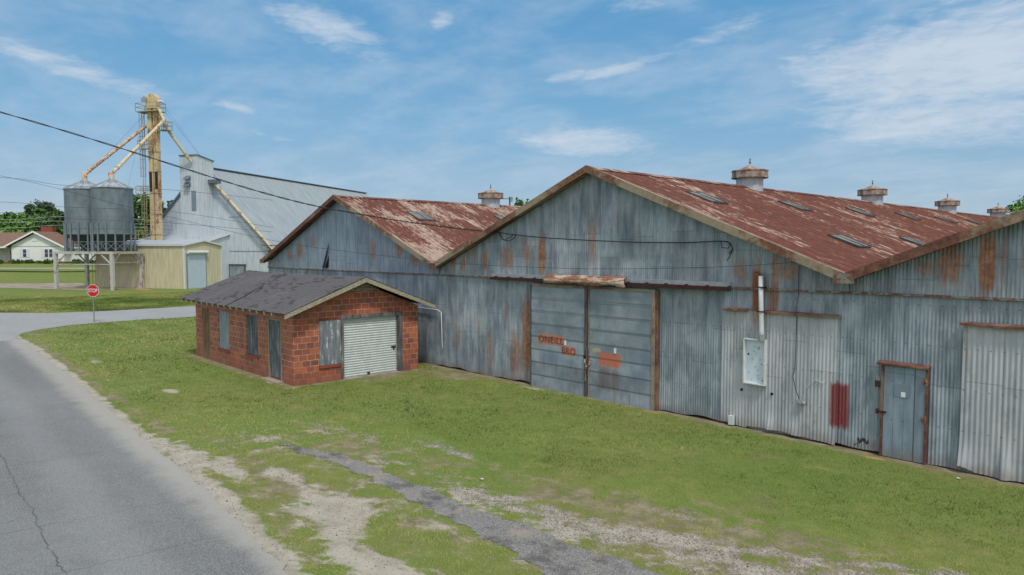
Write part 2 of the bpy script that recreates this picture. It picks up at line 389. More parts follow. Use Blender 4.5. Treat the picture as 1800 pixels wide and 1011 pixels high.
def ribbed(name, ax, c1, c2, pitch=.3, stain=.3, stc=lin(150,150,150), w=.2, rough=.6):
    n = NT(name); s = n.sep(); h = s[ax]
    fr = n.m('FRACT', n.m('DIVIDE', h, pitch))
    a = n.noise(1., n.comb(n.m('MULTIPLY', h, 3.), 0., n.m('MULTIPLY', s[2], .4)), det=5., rough=.65)
    col = n.mix(n.mr(a, .35, .65), c1, c2)
    col = n.mix(n.m('MULTIPLY', n.mr(n.noise(1., n.comb(n.m('MULTIPLY', h, 1.), 4., n.m('MULTIPLY', s[2], .5)), det=5.), .5, .7), stain), col, stc)
    rib = n.mr(n.m('ABSOLUTE', n.m('SUBTRACT', fr, .5)), .5-w, .5-w*.4)
    n.bump(rib, .8, .03)
    return n.out(col, rough, .05, .3)
M['yellow_x'] = ribbed('yellow_sheet_x', 0, lin(184,174,144), lin(200,191,162), stc=lin(162,157,142))
M['yellow_y'] = ribbed('yellow_sheet_y', 1, lin(188,179,148), lin(203,195,166), stc=lin(170,166,152))
M['barn_x'] = ribbed('white_sheet_x', 0, lin(178,190,200), lin(198,207,213), stc=lin(150,164,178))
M['barn_y'] = ribbed('white_sheet_y', 1, lin(186,196,206), lin(206,214,219), stc=lin(160,172,184))
M['barn_roof'] = ribbed('grey_roof_sheet', 1, lin(138,148,154), lin(156,166,170), pitch=.6, stain=.25, stc=lin(130,138,144))
M['yroof'] = ribbed('zinc_roof_sheet', 0, lin(150,158,164), lin(176,184,190), pitch=.6, stain=.3, stc=lin(130,136,142))
M['rollwhite'] = simple('rolldoor_pale', lin(186,200,212), .5, .06, 2.)
M['dk_louvre'] = simple('louvre_grey', lin(118,132,146), .6, .1, 2.)
M['barn_trim'] = simple('grey_flashing', lin(96,108,120), .6, .15, 2.)
M['yel_steel'] = rusty('yellow_steel', lin(202,184,144), lin(118,74,62), lin(168,130,92), .44, (1,1,.35), 1.0)
M['spout'] = rusty('spout_paint', lin(202,190,158), lin(136,98,80), lin(176,146,116), .42, (1,1,1), .9)
M['spout_rust'] = rusty('spout_rust', lin(196,176,148), lin(128,86,74), lin(160,120,96), .47, (1,1,1), 1.6)
M['ladder'] = simple('yellow_rail_paint', lin(160,150,116), .7, .25, 5.)
M['legsteel'] = rusty('stand_paint', lin(184,184,180), lin(126,92,78), lin(156,126,106), .40, (1,1,.5), 2.4)
def bin_mat():
    n = NT('bin_galvanised'); s = n.sep(); z = s[2]
    a = n.noise(1., n.scale(n.obj(), (1.2, 1.2, .5)), det=5.); row = n.m('FLOOR', n.m('DIVIDE', z, .81))
    col = n.mix(n.mr(a, .35, .65), lin(98,111,120), lin(120,132,139))
    col = n.mix(1., col, n.ramp(n.white(row), [(0., (.9,.9,.9)), (1., (1.06,1.06,1.06))]), 'MULTIPLY')
    fr = n.m('FRACT', n.m('DIVIDE', z, .81)); col = n.mix(n.m('MULTIPLY', n.mr(fr, 0., .05, 1., 0.), .35), col, lin(80,88,94))
    st = n.noise(1., n.scale(n.obj(), (.5, .5, 5.)), det=4.)
    col = n.mix(n.m('MULTIPLY', n.mr(st, .5, .68), .35), col, lin(112,124,132))
    n.bump(n.m('SINE', n.m('MULTIPLY', z, 60.)), .4, .01)
    return n.out(col, .45, .35, .4)
M['bin'] = bin_mat()
M['binroof'] = simple('bin_roof_sheet', lin(176,184,188), .4, .25, 1.3, .3, .5, c2=lin(136,146,152))
M['hopper'] = simple('hopper_steel', lin(70,78,84), .6, .2, 2., .1)
M['rib'] = simple('bin_stiffener', lin(124,136,144), .5, .15, 2., .3)

# ground materials ------------------------------------------------
def ground_mat():
    n = NT('turf_and_soil'); s = n.sep(); xy = n.comb(s[0], s[1], 0.)
    a = n.noise(.18, xy, det=4.); b = n.noise(2.2, xy, det=6., rough=.7); c = n.noise(38., xy, det=4., rough=.7); e = n.noise(.7, xy, det=5., rough=.6)
    g = n.ramp(c, [(.28, lin(70,82,40)), (.5, lin(106,118,58)), (.74, lin(142,146,86))])
    g = n.mix(n.m('MULTIPLY', n.mr(b, .4, .7), .55), g, lin(136,138,82))
    g = n.mix(n.m('MULTIPLY', n.mr(a, .4, .62), .4), g, lin(84,120,48))
    g = n.mix(n.m('MULTIPLY', n.mr(e, .52, .7), .45), g, lin(126,118,84))
    grit = n.voro(45., xy, out='Color'); gsep = n.sep(grit)[0]; gd = n.voro(45., xy)
    gr = n.ramp(gsep, [(0., lin(96,90,80)), (.4, lin(132,126,114)), (.8, lin(164,160,150)), (1., lin(204,202,196))])
    gr = n.mix(n.mr(gd, .3, .7, 0., .6), gr, lin(110,100,90))
    sand = n.mix(n.mr(b, .3, .7), lin(150,144,130), lin(176,171,158)); sand = n.mix(n.mr(c, .4, .8, 0., .4), sand, lin(130,120,104))
    dirt = n.mix(n.mr(b, .3, .7), lin(114,106,82), lin(148,140,114)); dirt = n.mix(n.mr(c, .4, .75, 0., .5), dirt, lin(86,72,58))
    clay = lin(176,136,98)
    md_ = n.noise(9., xy, det=5., rough=.7); nn = n.m('MULTIPLY', n.m('SUBTRACT', n.m('ADD', n.m('ADD', n.m('MULTIPLY', b, .5), n.m('MULTIPLY', md_, .7)), n.m('MULTIPLY', c, .5)), .85), 1.25)
    col = g
    for at, cc, lo, hi in (('dirt', dirt, .35, .6), ('gravel', gr, .30, .72), ('sand', sand, .3, .66), ('clay', clay, .4, .7)):
        col = n.mix(n.mr(n.m('ADD', n.attr(at), nn), lo, hi), col, cc)
    n.bump(n.m('ADD', c, n.m('MULTIPLY', gd, .6)), .6, .03)
    return n.out(col, .95, 0., .15)
M['ground'] = ground_mat()
def asphalt(name, base, pale, cracks=True, agg=1.):
    n = NT(name); s = n.sep(); xy = n.comb(s[0], s[1], 0.)
    v = n.voro(95., xy, out='Color'); vs = n.sep(v)[1]; f = n.noise(55., xy, det=4., rough=.7)
    col = n.mix(n.mr(n.m('ADD', n.m('MULTIPLY', vs, .7), n.m('MULTIPLY', f, .5)), .35, .95, 0., 1.), base, pale)
    a = n.noise(.35, n.comb(n.m('MULTIPLY', s[0], .35), s[1], 0.), det=5., rough=.6)
    col = n.mix(n.m('MULTIPLY', n.mr(a, .35, .7), .4), col, pale)
    b = n.noise(1.4, xy, det=5.); col = n.mix(n.m('MULTIPLY', n.mr(b, .5, .8), .25), col, tuple(c*.7 for c in base[:3])+(1,))
    if agg > 1.5:
        m1 = n.noise(1.6, xy, det=6., rough=.7); col = n.mix(n.mr(m1, .48, .62, 0., .6), col, lin(64,62,60)); col = n.mix(n.mr(n.noise(1.1, n.comb(s[1], s[0], 3.), det=6., rough=.75), .55, .66, 0., .75), col, lin(150,142,128))
    if cracks:
        dk = lin(58,60,64)
        wig = lambda sc, am, off: n.m('MULTIPLY', n.m('SUBTRACT', n.noise(sc, n.comb(s[0], off, 0.), det=6., rough=.75), .5), am)
        ln = n.m('ABSOLUTE', n.m('SUBTRACT', s[1], n.m('ADD', n.m('ADD', 1.7, n.m('MULTIPLY', s[0], -.022)), wig(1.1, .34, 3.))))
        col = n.mix(n.m('MULTIPLY', n.mr(ln, .004, .018, 1., 0.), n.mr(b, .3, .6, .25, .8)), col, dk)
        for xc, off in ((-14.1, 5.), (-11.9, 8.), (-18.6, 12.), (-25., 20.)):
            w2 = n.m('MULTIPLY', n.m('SUBTRACT', n.noise(1.5, n.comb(off, s[1], 0.), det=6., rough=.75), .5), .6)
            l2 = n.m('ABSOLUTE', n.m('SUBTRACT', s[0], n.m('ADD', n.m('ADD', xc, n.m('MULTIPLY', s[1], .12)), w2)))
            col = n.mix(n.m('MULTIPLY', n.mr(l2, .006, .02, 1., 0.), .4), col, dk)
        wv = n.n('ShaderNodeVectorMath', operation='ADD'); n.put(wv.inputs[0], xy); n.put(wv.inputs[1], n.scale(n.noise(2.5, xy, det=5., col=True), (.5,.5,0)))
        ve = n.voro(.75, wv.outputs[0], feat='DISTANCE_TO_EDGE')
        near = n.m('MULTIPLY', n.mr(n.m('ABSOLUTE', n.m('SUBTRACT', s[1], .9)), .5, 1.5, 1., 0.), n.mr(n.noise(.6, xy), .48, .6))
        col = n.mix(n.m('MULTIPLY', n.m('MULTIPLY', n.mr(ve, .004, .02, 1., 0.), near), .5), col, dk)
        edge = n.m('ADD', n.m('SUBTRACT', s[1], n.m('ADD', 3.85, n.m('MULTIPLY', s[0], -.034))), n.m('MULTIPLY', n.m('SUBTRACT', b, .5), .8))
        col = n.mix(n.m('MULTIPLY', n.mr(edge, -.35, .25), .6), col, lin(172,169,160))
        whl = n.mr(n.m('ABSOLUTE', n.m('SUBTRACT', s[1], n.m('ADD', 2.4, n.m('MULTIPLY', s[0], -.03)))), .1, .7, 1., 0.)
        col = n.mix(n.m('MULTIPLY', whl, .14), col, lin(168,170,172))
    n.bump(n.m('ADD', f, n.m('MULTIPLY', vs, agg)), .5, .012)
    return n.out(col, .9, 0., .25)
M['asphalt'] = asphalt('road_asphalt', lin(90,92,92), lin(138,140,139))
M['asphalt2'] = asphalt('cross_road_asphalt', lin(128,130,130), lin(160,162,162), False)
M['drive'] = asphalt('drive_asphalt', lin(74,74,73), lin(150,149,146), False, 2.)
def shoulder_mat():
    n = NT('sandy_shoulder'); s = n.sep(); xy = n.comb(s[0], s[1], 0.); b = n.noise(3., xy, det=6., rough=.7); c = n.noise(60., xy, det=3.)
    col = n.mix(n.mr(b, .3, .7), lin(146,142,132), lin(176,172,162)); col = n.mix(n.mr(c, .45, .8, 0., .5), col, lin(120,114,104))
    n.bump(c, .4, .01); return n.out(col, .95, 0., .15)
M['shoulder'] = shoulder_mat()
def blade_mat(name, lo, mid, hi):
    n = NT(name); r = n.attr('rnd')
    col = n.ramp(r, [(0., lo), (.5, mid), (1., hi)])
    m = n.out(col, .75, 0., .2); return m
M['blade'] = blade_mat('grass_blade', lin(62,84,36), lin(110,126,58), lin(162,158,102))
def leaf_mat(name, cols):
    n = NT(name); r = n.attr('rnd'); col = n.ramp(r, [(i/(len(cols)-1), c) for i, c in enumerate(cols)])
    return n.out(col, .6, 0., .25)
M['leaf_dark'] = leaf_mat('leaf_dark', [lin(52,78,42), lin(74,106,52), lin(104,134,66)])
M['leaf_bright'] = leaf_mat('leaf_bright', [lin(72,108,50), lin(100,140,62), lin(134,166,82)])
M['leaf_blue'] = leaf_mat('leaf_pine', [lin(60,82,62), lin(84,106,78), lin(108,128,94)])
M['leaf_hedge'] = leaf_mat('leaf_hedge', [lin(48,78,40), lin(72,104,52), lin(100,130,64)])
def stone_mat():
    n = NT('gravel_stone'); return n.out(n.ramp(n.attr('rnd'), [(0., lin(92,87,80)), (.5, lin(136,131,123)), (1., lin(196,193,186))]), .85, 0., .2)
M['stone'] = stone_mat()

# ------------------------------------------------------------------ numpy mesh
def npmesh(name, V, F, mat, rnd=None, **kw):
    me = bpy.data.meshes.new(name); nv = len(V); nf, k = F.shape
    me.vertices.add(nv); me.vertices.foreach_set('co', V.astype(np.float32).ravel())
    me.loops.add(nf*k); me.loops.foreach_set('vertex_index', F.astype(np.int32).ravel())
    me.polygons.add(nf); me.polygons.foreach_set('loop_start', np.arange(0, nf*k, k, dtype=np.int32))
    try: me.polygons.foreach_set('loop_total', np.full(nf, k, dtype=np.int32))
    except Exception: pass
    me.update(calc_edges=True)
    if rnd is not None:
        for key, arr in (rnd.items() if isinstance(rnd, dict) else [('rnd', rnd)]):
            at = me.attributes.new(key, 'FLOAT', 'POINT'); at.data.foreach_set('value', arr.astype(np.float32))
    me.materials.append(mat)
    o = bpy.data.objects.new(name, me); C.objects.link(o); ORG[o.name] = Vector((0,0,0))
    par = kw.pop('parent', None)
    if par is not None: o.parent = par
    return props(o, **kw)

# ------------------------------------------------------------------ ground
FW = (math.cos(R(137)), math.sin(R(137)))
def zg(x, y):
    D = x*FW[0] + y*FW[1]
    return 2.15*sstep(103, 124, D)
def edge_y(x):      # inner edge of the road asphalt
    xs = [-60,-50,-46.1,-40,-30.1,-22.8,-18.5,-13.9,-11.1,-9.4,-6,6,200]; ys = [5.5,5.6,5.76,5.8,5.44,5.1,4.9,4.74,4.5,4.31,4.15,3.6,-2]
    return np.interp(x, xs, ys)
def blob(x, y, cx, cy, rx, ry, rot=0.):
    c, s = math.cos(rot), math.sin(rot); dx = x-cx; dy = y-cy
    return np.exp(-(((dx*c+dy*s)/rx)**2 + ((-dx*s+dy*c)/ry)**2))
def line(x, y, pts, w):
    d = np.full(np.shape(x), 1e9)
    for (x0, y0), (x1, y1) in zip(pts[:-1], pts[1:]):
        L = (x1-x0)**2+(y1-y0)**2; t = np.clip(((x-x0)*(x1-x0)+(y-y0)*(y1-y0))/L, 0, 1)
        d = np.minimum(d, np.hypot(x-x0-t*(x1-x0), y-y0-t*(y1-y0)))
    return np.exp(-(d/w)**2)
DRV = [(-15.6,7.28),(-14.2,7.62),(-12.2,7.70),(-10.3,7.60),(-8.9,7.62),(-7.5,7.62),(-6.4,7.6),(-4.5,7.5),(-1,7.3),(6,7.0)]
DRW = [.12,.24,.24,.30,.38,.50,.62,.75,.85,.9]
def thf(x, y, n1):
    yb = np.interp(x, [-24,-16,-10,-4,3], [8.0,9.4,10.6,11.4,12.6]); return sstep(1.0, -1.2, y-yb + (n1-.5)*3)*sstep(-24,-15,x)
def masks(x, y):
    n1 = fbm(x*.9, y*1.6); n2 = fbm(x*3.1+9, y*4+3)
    n3 = fbm(x*7.3+2, y*8+1, 3); nn = (n1-.5)*1.5 + (n2-.5)*1.7 + (n3-.5)*1.3
    gravel = .62*line(x, y, [(-17.6,7.1),(-15.6,7.3)], .3) + .8*blob(x,y,-16.5,8.6,1.1,.35) + .85*blob(x,y,-15.2,9.1,1.1,.36) + .8*blob(x,y,-14.0,10.0,1.1,.32) + .8*blob(x,y,-12.4,9.8,1.,.32) \
        + .55*line(x, y, [(-13.4,8.6),(-11.2,8.6)], .35) + .8*line(x, y, [(-11,8.55),(-9,8.8),(-7.4,8.98),(-6,9.45),(-4.6,10.1),(-3.0,11),(0,12.5)], .42) \
        + .72*blob(x,y,-4.6,9.3,2.6,.75,.25) + .7*blob(x,y,-1,10,3,1.6) + .55*blob(x,y,-8.6,8.3,2.2,.4)+ .4*blob(x,y,-6.5,10.4,1.8,.5)
    gravel = gravel + .5*line(x, y, DRV[:-1], .55)*sstep(-16,-13,x)
    ey = edge_y(x)
    sand = 1.15*np.exp(-((y-ey-.08)/.2)**2)*(y > ey-1) + .95*blob(x,y,-17.1,5.35,1.0,.28) + .85*blob(x,y,-15.0,5.5,1.1,.26) + .9*blob(x,y,-13.6,6.2,.8,.22)+ 1.15*blob(x,y,-11.1,6.05,1.0,.42) + .9*blob(x,y,-9.0,5.35,1.1,.32)+ .6*blob(x,y,-7.4,5.4,1.2,.4) \
        + 1.2*blob(x,y,-24.4,7.3,.42,.2) + .8*blob(x,y,-33.1,7.0,.8,.22) + .7*blob(x,y,-23.8,10.35,.9,.16) + .5*blob(x,y,-28,6.3,1,.3) + .6*blob(x,y,-16.2,16.4,1.6,.16)+ .45*blob(x,y,-11.2,16.4,1.,.12)
    dirt = .8*sstep(16.25, 16.75, y)*sstep(-38,-37,x)*(y < 17.2) + .6*blob(x,y,-21.7,13.7,.5,1.5) + .75*blob(x,y,-20.4,15.9,1.8,.6) + .5*blob(x,y,-13.3,6.1,1.2,.35) + .2*blob(x,y,-15,8.2,1.8,.4) \
        + .55*blob(x,y,-45.5,7.0,2.2,.6,.2) + .6*blob(x,y,-47.8,8.2,.8,1.4) + .5*line(x,y,[(-44,6.3),(-19,5.5)],.35) + .2*blob(x,y,-16.5,9,2.2,.7) + .5*blob(x,y,-46,11.9,2.2,.4)+.25*blob(x,y,-5,10,6,2)
    dirt = dirt + .6*((x > -32.3) & (x < -22) & (y > 10.2) & (y < 10.7)) + .55*((x > -22.45) & (x < -22.1) & (y > 10.4) & (y < 16))
    clay = .8*blob(x,y,-5.7,16.5,.35,.18) + .5*blob(x,y,-6.2,14.9,.6,.2) + .6*blob(x,y,-11.5,16.5,.7,.12)
    yb = np.interp(x, [-24,-16,-10,-4,3], [8.0,9.4,10.6,11.4,12.6]); th = sstep(1.0, -1.2, y-yb + (n1-.5)*3)*sstep(-24,-15,x)
    sand = sand + .38*np.minimum(gravel, .8); dirt = dirt + .36*th; sand = sand + .10*th*(y < 8.6) + .13*th; gravel = np.minimum(gravel, .86); sand = np.minimum(sand, 1.05)
    return gravel*.60 + nn*.62*sstep(.03,.4,gravel), sand*.8 + nn*.5*sstep(.03,.4,sand), dirt + nn*.4*sstep(.03,.4,dirt), clay

def ticks(lo, hi, step, far, grow=1.25):
    a = list(np.arange(lo, hi, step)); s = step; x = hi
    while x < far: a.append(x); s *= grow; x += s
    a.append(far); s = step; x = lo; pre = []
    while x > -far: s *= grow; x -= s; pre.append(max(x, -far))
    return np.array(sorted(set(np.round(pre + a, 4))))
gx = ticks(-62, 3, .16, 2500); gy = ticks(3.2, 20, .12, 2500)
GX, GY = np.meshgrid(gx, gy); sh = GX.shape
x, y = GX.ravel(), GY.ravel(); Z = zg(x, y)
near = (x > -70) & (x < 12) & (y > -2) & (y < 20)
gv, sd, dt, cl = masks(x, y)
# beyond the near lot: worn strip at the grain yard
def yardxy(x, y):
    dx = x+86.39; dy = y-27.71; c, s = math.cos(R(31)), math.sin(R(31)); return dx*c+dy*s, -dx*s+dy*c
yx, yy = yardxy(x, y)
gv = np.where(near, gv, 0); sd = np.where(near, sd, 0)
dt = np.where(near, dt, .55*blob(yx,yy,-14,1,7,5) + .4*blob(yx,yy,-30,-10,14,3.5,-.2))
cl = np.where(near, cl, .9*blob(yx,yy,-4.5,-1.6,4,1.0))
idx = np.arange(len(x)).reshape(sh)
F = np.stack([idx[:-1,:-1].ravel(), idx[:-1,1:].ravel(), idx[1:,1:].ravel(), idx[1:,:-1].ravel()], 1)
npmesh('ground', np.stack([x, y, Z], 1), F, M['ground'], {'gravel': gv, 'sand': sd, 'dirt': dt, 'clay': cl}, kind='structure', label='mown grass lot with bare sandy patches')

# roads as sheets
def sheet(name, top, bot, z, mat, label):
    """top/bot: matching polylines"""
    V = np.array([(a[0], a[1], z) for a in top] + [(a[0], a[1], z) for a in bot]); k = len(top)
    F = np.array([(k+i, k+i+1, i+1, i) for i in range(k-1)])
    return npmesh(name, V, F, mat, kind='structure', label=label)
xs = np.concatenate([np.arange(-420, -62, 6), np.arange(-62, 6, .12), np.arange(6, 300, 6)])
rag = lambda x, a, s: (fbm(x*s, x*0+3.3)-.5)*a
ye = edge_y(xs) + rag(xs, .22, 1.8) + rag(xs+50, .1, 9)
sheet('road', list(zip(xs, ye)), list(zip(xs, ye*0-3.6)), .012, M['asphalt'], 'grey cracked asphalt road along the grass')
ysd = np.concatenate([np.arange(-420, 0, 6), np.arange(0, 60, .3), np.arange(60, 500, 6)])
nx = np.interp(ysd, [-420,-6,0,3,5.5,6.2,7.3,9,10.8,13.4,16.3,40,500], [-47,-47,-46.5,-43.5,-43.5,-46.5,-48.4,-49.6,-50.2,-50.4,-50.2,-49.5,-49.5])
fx_ = np.interp(ysd, [-420,0,7.3,10,13.7,19.9,40,500], [-66,-64.5,-63.2,-60.2,-59.4,-59.6,-59.4,-59]) + (fbm(ysd*.8, ysd*0)-.5)*.4
sheet('cross_road', [(a, b) for a, b in zip(nx+(fbm(ysd, ysd*0+9)-.5)*.5, ysd)], [(a, b) for a, b in zip(fx_, ysd)], .018, M['asphalt2'], 'pale worn side road crossing behind the stop sign')
dxs = np.arange(-15.9, 6, .08); dc = np.interp(dxs, [p[0] for p in DRV], [p[1] for p in DRV]); dw = np.interp(dxs, [p[0] for p in DRV], DRW)*np.clip((dxs+15.95)*2, .1, 1)
sheet('driveway', list(zip(dxs, dc+dw+(fbm(dxs*2.2, dxs*0+1)-.5)*.34+(fbm(dxs*14, dxs*0+1)-.5)*.22)), list(zip(dxs, dc-dw+(fbm(dxs*2.5, dxs*0+7)-.5)*.3+(fbm(dxs*14, dxs*0+5)-.5)*.22)), .008, M['drive'], 'broken strip of old dark asphalt in the grass')
mb = MB(); mb.add([(-9,-5.5,.02),(-5.5,-1.4,.02),(-4.6,-.02,.02),(-14,-.3,.02),(-24,8,.02),(-38,2,.02),(-34,-3,.02),(-20,-4.5,.02)], [(0,1,2,3,7),(7,3,4,5,6)])
mb.build('concrete_pad', M['concrete'], fr=YARD, kind='structure', label='worn concrete pad under the grain bins')
mb = MB(); mb.box(-60, 40, -18, -15.5, 1.1, 1.16); 
mb = MB(); mb.add([(-60,-12.4,-.62),(60,-12.4,-.62),(60,-11.2,-.50),(-60,-11.2,-.50)], [(0,1,2,3)])
mb.build('path', M['asphalt2'], fr=HOUSE, kind='structure', label='thin grey lane across the lawn before the white house')

# ------------------------------------------------------------------ grass blades (uncountable)
def blades():
    bands = [(8, 16, 900, .0042, .042, 1), (16, 26, 420, .0075, .048, 1), (26, 44, 120, .016, .065, 1), (44, 70, 34, .03, .08, 1)]
    P = []
    for d0, d1, dens, w, h, _ in bands:
        # candidate box in view
        n = int(dens*1500)
        r = np.sqrt(rng.uniform(d0**2, d1**2, int(dens*(d1**2-d0**2)*.72))); th = R(137) + rng.uniform(-.66, .66, len(r))
        X = r*np.cos(th)/np.cos(th-R(137)); Y_ = r*np.sin(th)/np.cos(th-R(137))
        g, s, d, c = masks(X, Y_)
        lim = edge_y(X) + .05 + .25*fbm(X*3, Y_*0)
        bare = np.maximum.reduce([g*1.05, s*1.1, d*.9, c*1.0])
        dry = fbm(X*1.7+40, Y_*1.7)*.6 + fbm(X*6+4, Y_*7)*.4 + .0; thin = fbm(X*.8+11, Y_*.8+2)
        keep = (Y_ > lim) & (Y_ < 16.84) & (rng.random(len(X)) > sstep(.2, .85, bare + (fbm(X*3.3+5, Y_*4.2)-.5)*1.1 + (fbm(X*11, Y_*12, 2)-.5)*.5)*.985) & (rng.random(len(X)) > sstep(.5,.75,thin)*.5)
        keep &= ~((X > -22.42+0) & (X < -22.3) & (Y_ > 10.6) & (Y_ < 15.9)) & ~((X > -31.95) & (X < -22.35) & (Y_ > 10.62) & (Y_ < 15.9))
        nxv = np.interp(Y_, ysd, nx); fxv = np.interp(Y_, ysd, fx_)
        keep &= ~((X < nxv) & (X > fxv))
        dcv = np.interp(X, dxs, dc); dwv = np.interp(X, dxs, dw)
        keep &= ~((np.abs(Y_-dcv) < dwv-.02) & (X > -15.9) & (rng.random(len(X)) > .02))
        X, Y_, b, dr = X[keep], Y_[keep], bare[keep], dry[keep]
        P.append((X, Y_, np.full(len(X), w), np.full(len(X), h)*(1-.5*np.clip(b*1.5, 0, 1)), dr, np.clip(b, 0, 1)))
    # the far verge beyond the cross road
    n = 300000; X = rng.uniform(-80, -59, n); Y_ = rng.uniform(5, 40, n); fxv = np.interp(Y_, ysd, fx_); k = X < fxv
    X, Y_ = X[k], Y_[k]; P.append((X, Y_, np.full(len(X), .018), .045*(1+4*blob(X,Y_,-66.5,9,2.5,1.6)*(rng.random(len(X)) < .4)), fbm(X*.5, Y_*.5)*.3+.33, X*0))
    X, Y_, w, h, dr, b = [np.concatenate([p[i] for p in P]) for i in range(6)]
    n = len(X); a = rng.uniform(0, 2*math.pi, n); h = h*rng.uniform(.5, 1.35, n); w = w*rng.uniform(.6, 1.3, n)
    weed = fbm(X*.6+70, Y_*.6+9); tuft = fbm(X*4.5+7, Y_*4.5+3, 3); h = h*(1+.7*sstep(.6, .75, weed))*(.75+.65*sstep(.52, .74, tuft))
    dx, dy = np.cos(a)*w, np.sin(a)*w; lean = rng.uniform(.3, 1.4, n)*h; la = rng.uniform(0, 2*math.pi, n)
    z0 = zg(X, Y_) - .004
    V = np.empty((n, 3, 3)); V[:,0] = np.stack([X-dx, Y_-dy, z0], 1); V[:,1] = np.stack([X+dx, Y_+dy, z0], 1)
    V[:,2] = np.stack([X+np.cos(la)*lean, Y_+np.sin(la)*lean, z0+h], 1)
    big = fbm(X*.22+5, Y_*.3+8); stripe = fbm(X*.12+1, Y_*1.1+4)
    r = .44 + (dr-.5)*1.5 + (big-.5)*1.5 + (stripe-.5)*.6 - .14*sstep(10.5, 15, Y_)*(X > -22) + .06 + b*.75 + rng.normal(0, .2, n)
    r = r + .3*thf(X, Y_, fbm(X*.9, Y_*1.6)); r = np.clip(r, 0, 1)
    npmesh('grass', V.reshape(-1, 3), np.arange(3*n).reshape(-1, 3), M['blade'], np.repeat(r, 3), kind='stuff', label='short mown grass over the lot', cat='grass')
    return n
print('blades', blades())
def stones():
    n = 60000; P = []
    X = rng.uniform(-20, 1, n*9); Y_ = rng.uniform(4.2, 13, n*9); g, s, d, c = masks(X, Y_)
    dcv = np.interp(X, dxs, dc); dwv = np.interp(X, dxs, dw); on = (np.abs(Y_-dcv) < dwv) & (X > -15.9)
    k = ((g > .36) & (rng.random(len(X)) < sstep(.3, .9, g)*.3) & ~on) | (on & (rng.random(len(X)) < .10)) | ((s > .5) & (Y_ > edge_y(X)) & (rng.random(len(X)) < .05))
    X, Y_, on = X[k][:n], Y_[k][:n], on[k][:n]; n = len(X)
    sz = rng.uniform(.005, .014, n)*np.where(rng.random(n) < .06, 1.7, 1.)*np.where(on, .6, 1.)
    base = np.array([(1,0,0),(0,1,0),(-1,0,0),(0,-1,0),(0,0,.8),(0,0,-.8)], float)
    V = base[None]*sz[:,None,None]*rng.uniform(.6, 1.3, (n, 6, 1)); a = rng.uniform(0, 6.28, n); ca, sa = np.cos(a)[:,None], np.sin(a)[:,None]
    x_, y_ = V[...,0]*ca-V[...,1]*sa, V[...,0]*sa+V[...,1]*ca; V = np.stack([x_+X[:,None], y_+Y_[:,None], V[...,2]+np.where(on, .012, .004)[:,None]], 2)
    T = np.array([(0,1,4),(1,2,4),(2,3,4),(3,0,4),(1,0,5),(2,1,5),(3,2,5),(0,3,5)])
    F = (T[None] + (np.arange(n)*6)[:,None,None]).reshape(-1, 3)
    npmesh('gravel', V.reshape(-1, 3), F, M['stone'], np.repeat(rng.random(n), 6), kind='stuff', label='loose grey and white gravel scattered in the grass', cat='gravel')
stones()

# ------------------------------------------------------------------ WAREHOUSE
WY = 16.85; VAL = 4.08; RID = 7.22; EX = [-38.35, -22.25, -6.48, 9.3]; RX = [-30.1, -14.30, 1.45]
def roofz(x):
    for i in range(3):
        if EX[i] <= x <= EX[i+1]:
            return VAL + (RID-VAL)*(1-abs(x-RX[i])/((EX[i+1]-EX[i])/2 if x != RX[i] else 1)) if abs(x-RX[i]) < 1e-6 or True else 0
    return VAL
wh = thing('warehouse', 'long corrugated metal warehouse with three rusty gabled roofs', 'warehouse', (-14.3, WY, 0))
RUST = [(-14.31,4.9,.16,1.1,.5),(-18.3,4.4,.35,.5,.55),(-16.55,4.5,.16,.7,.75),(-17.3,4.6,.25,.5,.5),(-9.24,4.15,.3,.4,.45),(-8.0,4.15,.3,.25,.55),(-8.8,3.6,.12,.9,.7),
    (-4.45,4.4,.22,.5,.62),(-3.78,4.4,.14,.6,.85),(-3.5,4.5,.05,.6,.5),(-4.9,4.3,.2,.2,.5),(-17.25,1.6,.3,1.5,.72),(-17.9,.9,.25,1.0,.55),(-19.3,.9,.25,.9,.45),(-18.4,2.4,.2,.6,.4),(-21.2,1.4,.25,.9,.4),(-20.0,2.0,.2,.8,.35),
    (-25.1,4.8,.22,.5,.75),(-20.2,4.6,.3,.5,.45),(-27.2,4.7,.25,.6,.55),(-34.4,4.6,.35,.5,.6),(-35.6,4.4,.35,.4,.55),(-32.9,5.1,.25,.6,.5),(-24.0,4.3,.3,.35,.6),(-22.9,4.4,.2,.3,.5),(-26.0,4.5,.3,.4,.35),(-28.2,5.2,.2,.7,.35),
    (-21.4,4.3,.2,.4,.55),(-20.8,4.1,.15,.3,.6),(-19.5,4.3,.15,.5,.6),(-13.4,5.6,.2,.5,.35),(-12.6,5.2,.2,.6,.3),(-10.3,4.5,.2,.3,.3),(-2.9,4.5,.3,.4,.5),(-16.9,5.6,.3,.25,.35),(-8.3,3.9,.1,.9,.6),(-4.1,2.9,.1,.8,.3)]
RUST = [(a, b, c*1.25, d*1.15, min(1.1, e*1.3)) for a, b, c, d, e in RUST]
def rustmask(xs, zs):
    xs = np.asarray(xs); zs = np.asarray(zs); r = np.zeros(len(xs))
    for cx, cz, rx, rz, a in RUST: r = np.maximum(r, a*np.exp(-np.abs((xs-cx)/rx)**4-np.abs((zs-cz)/rz)**3))
    r = np.maximum(r, .38*np.exp(-((zs-3.85)/.18)**2)); return r
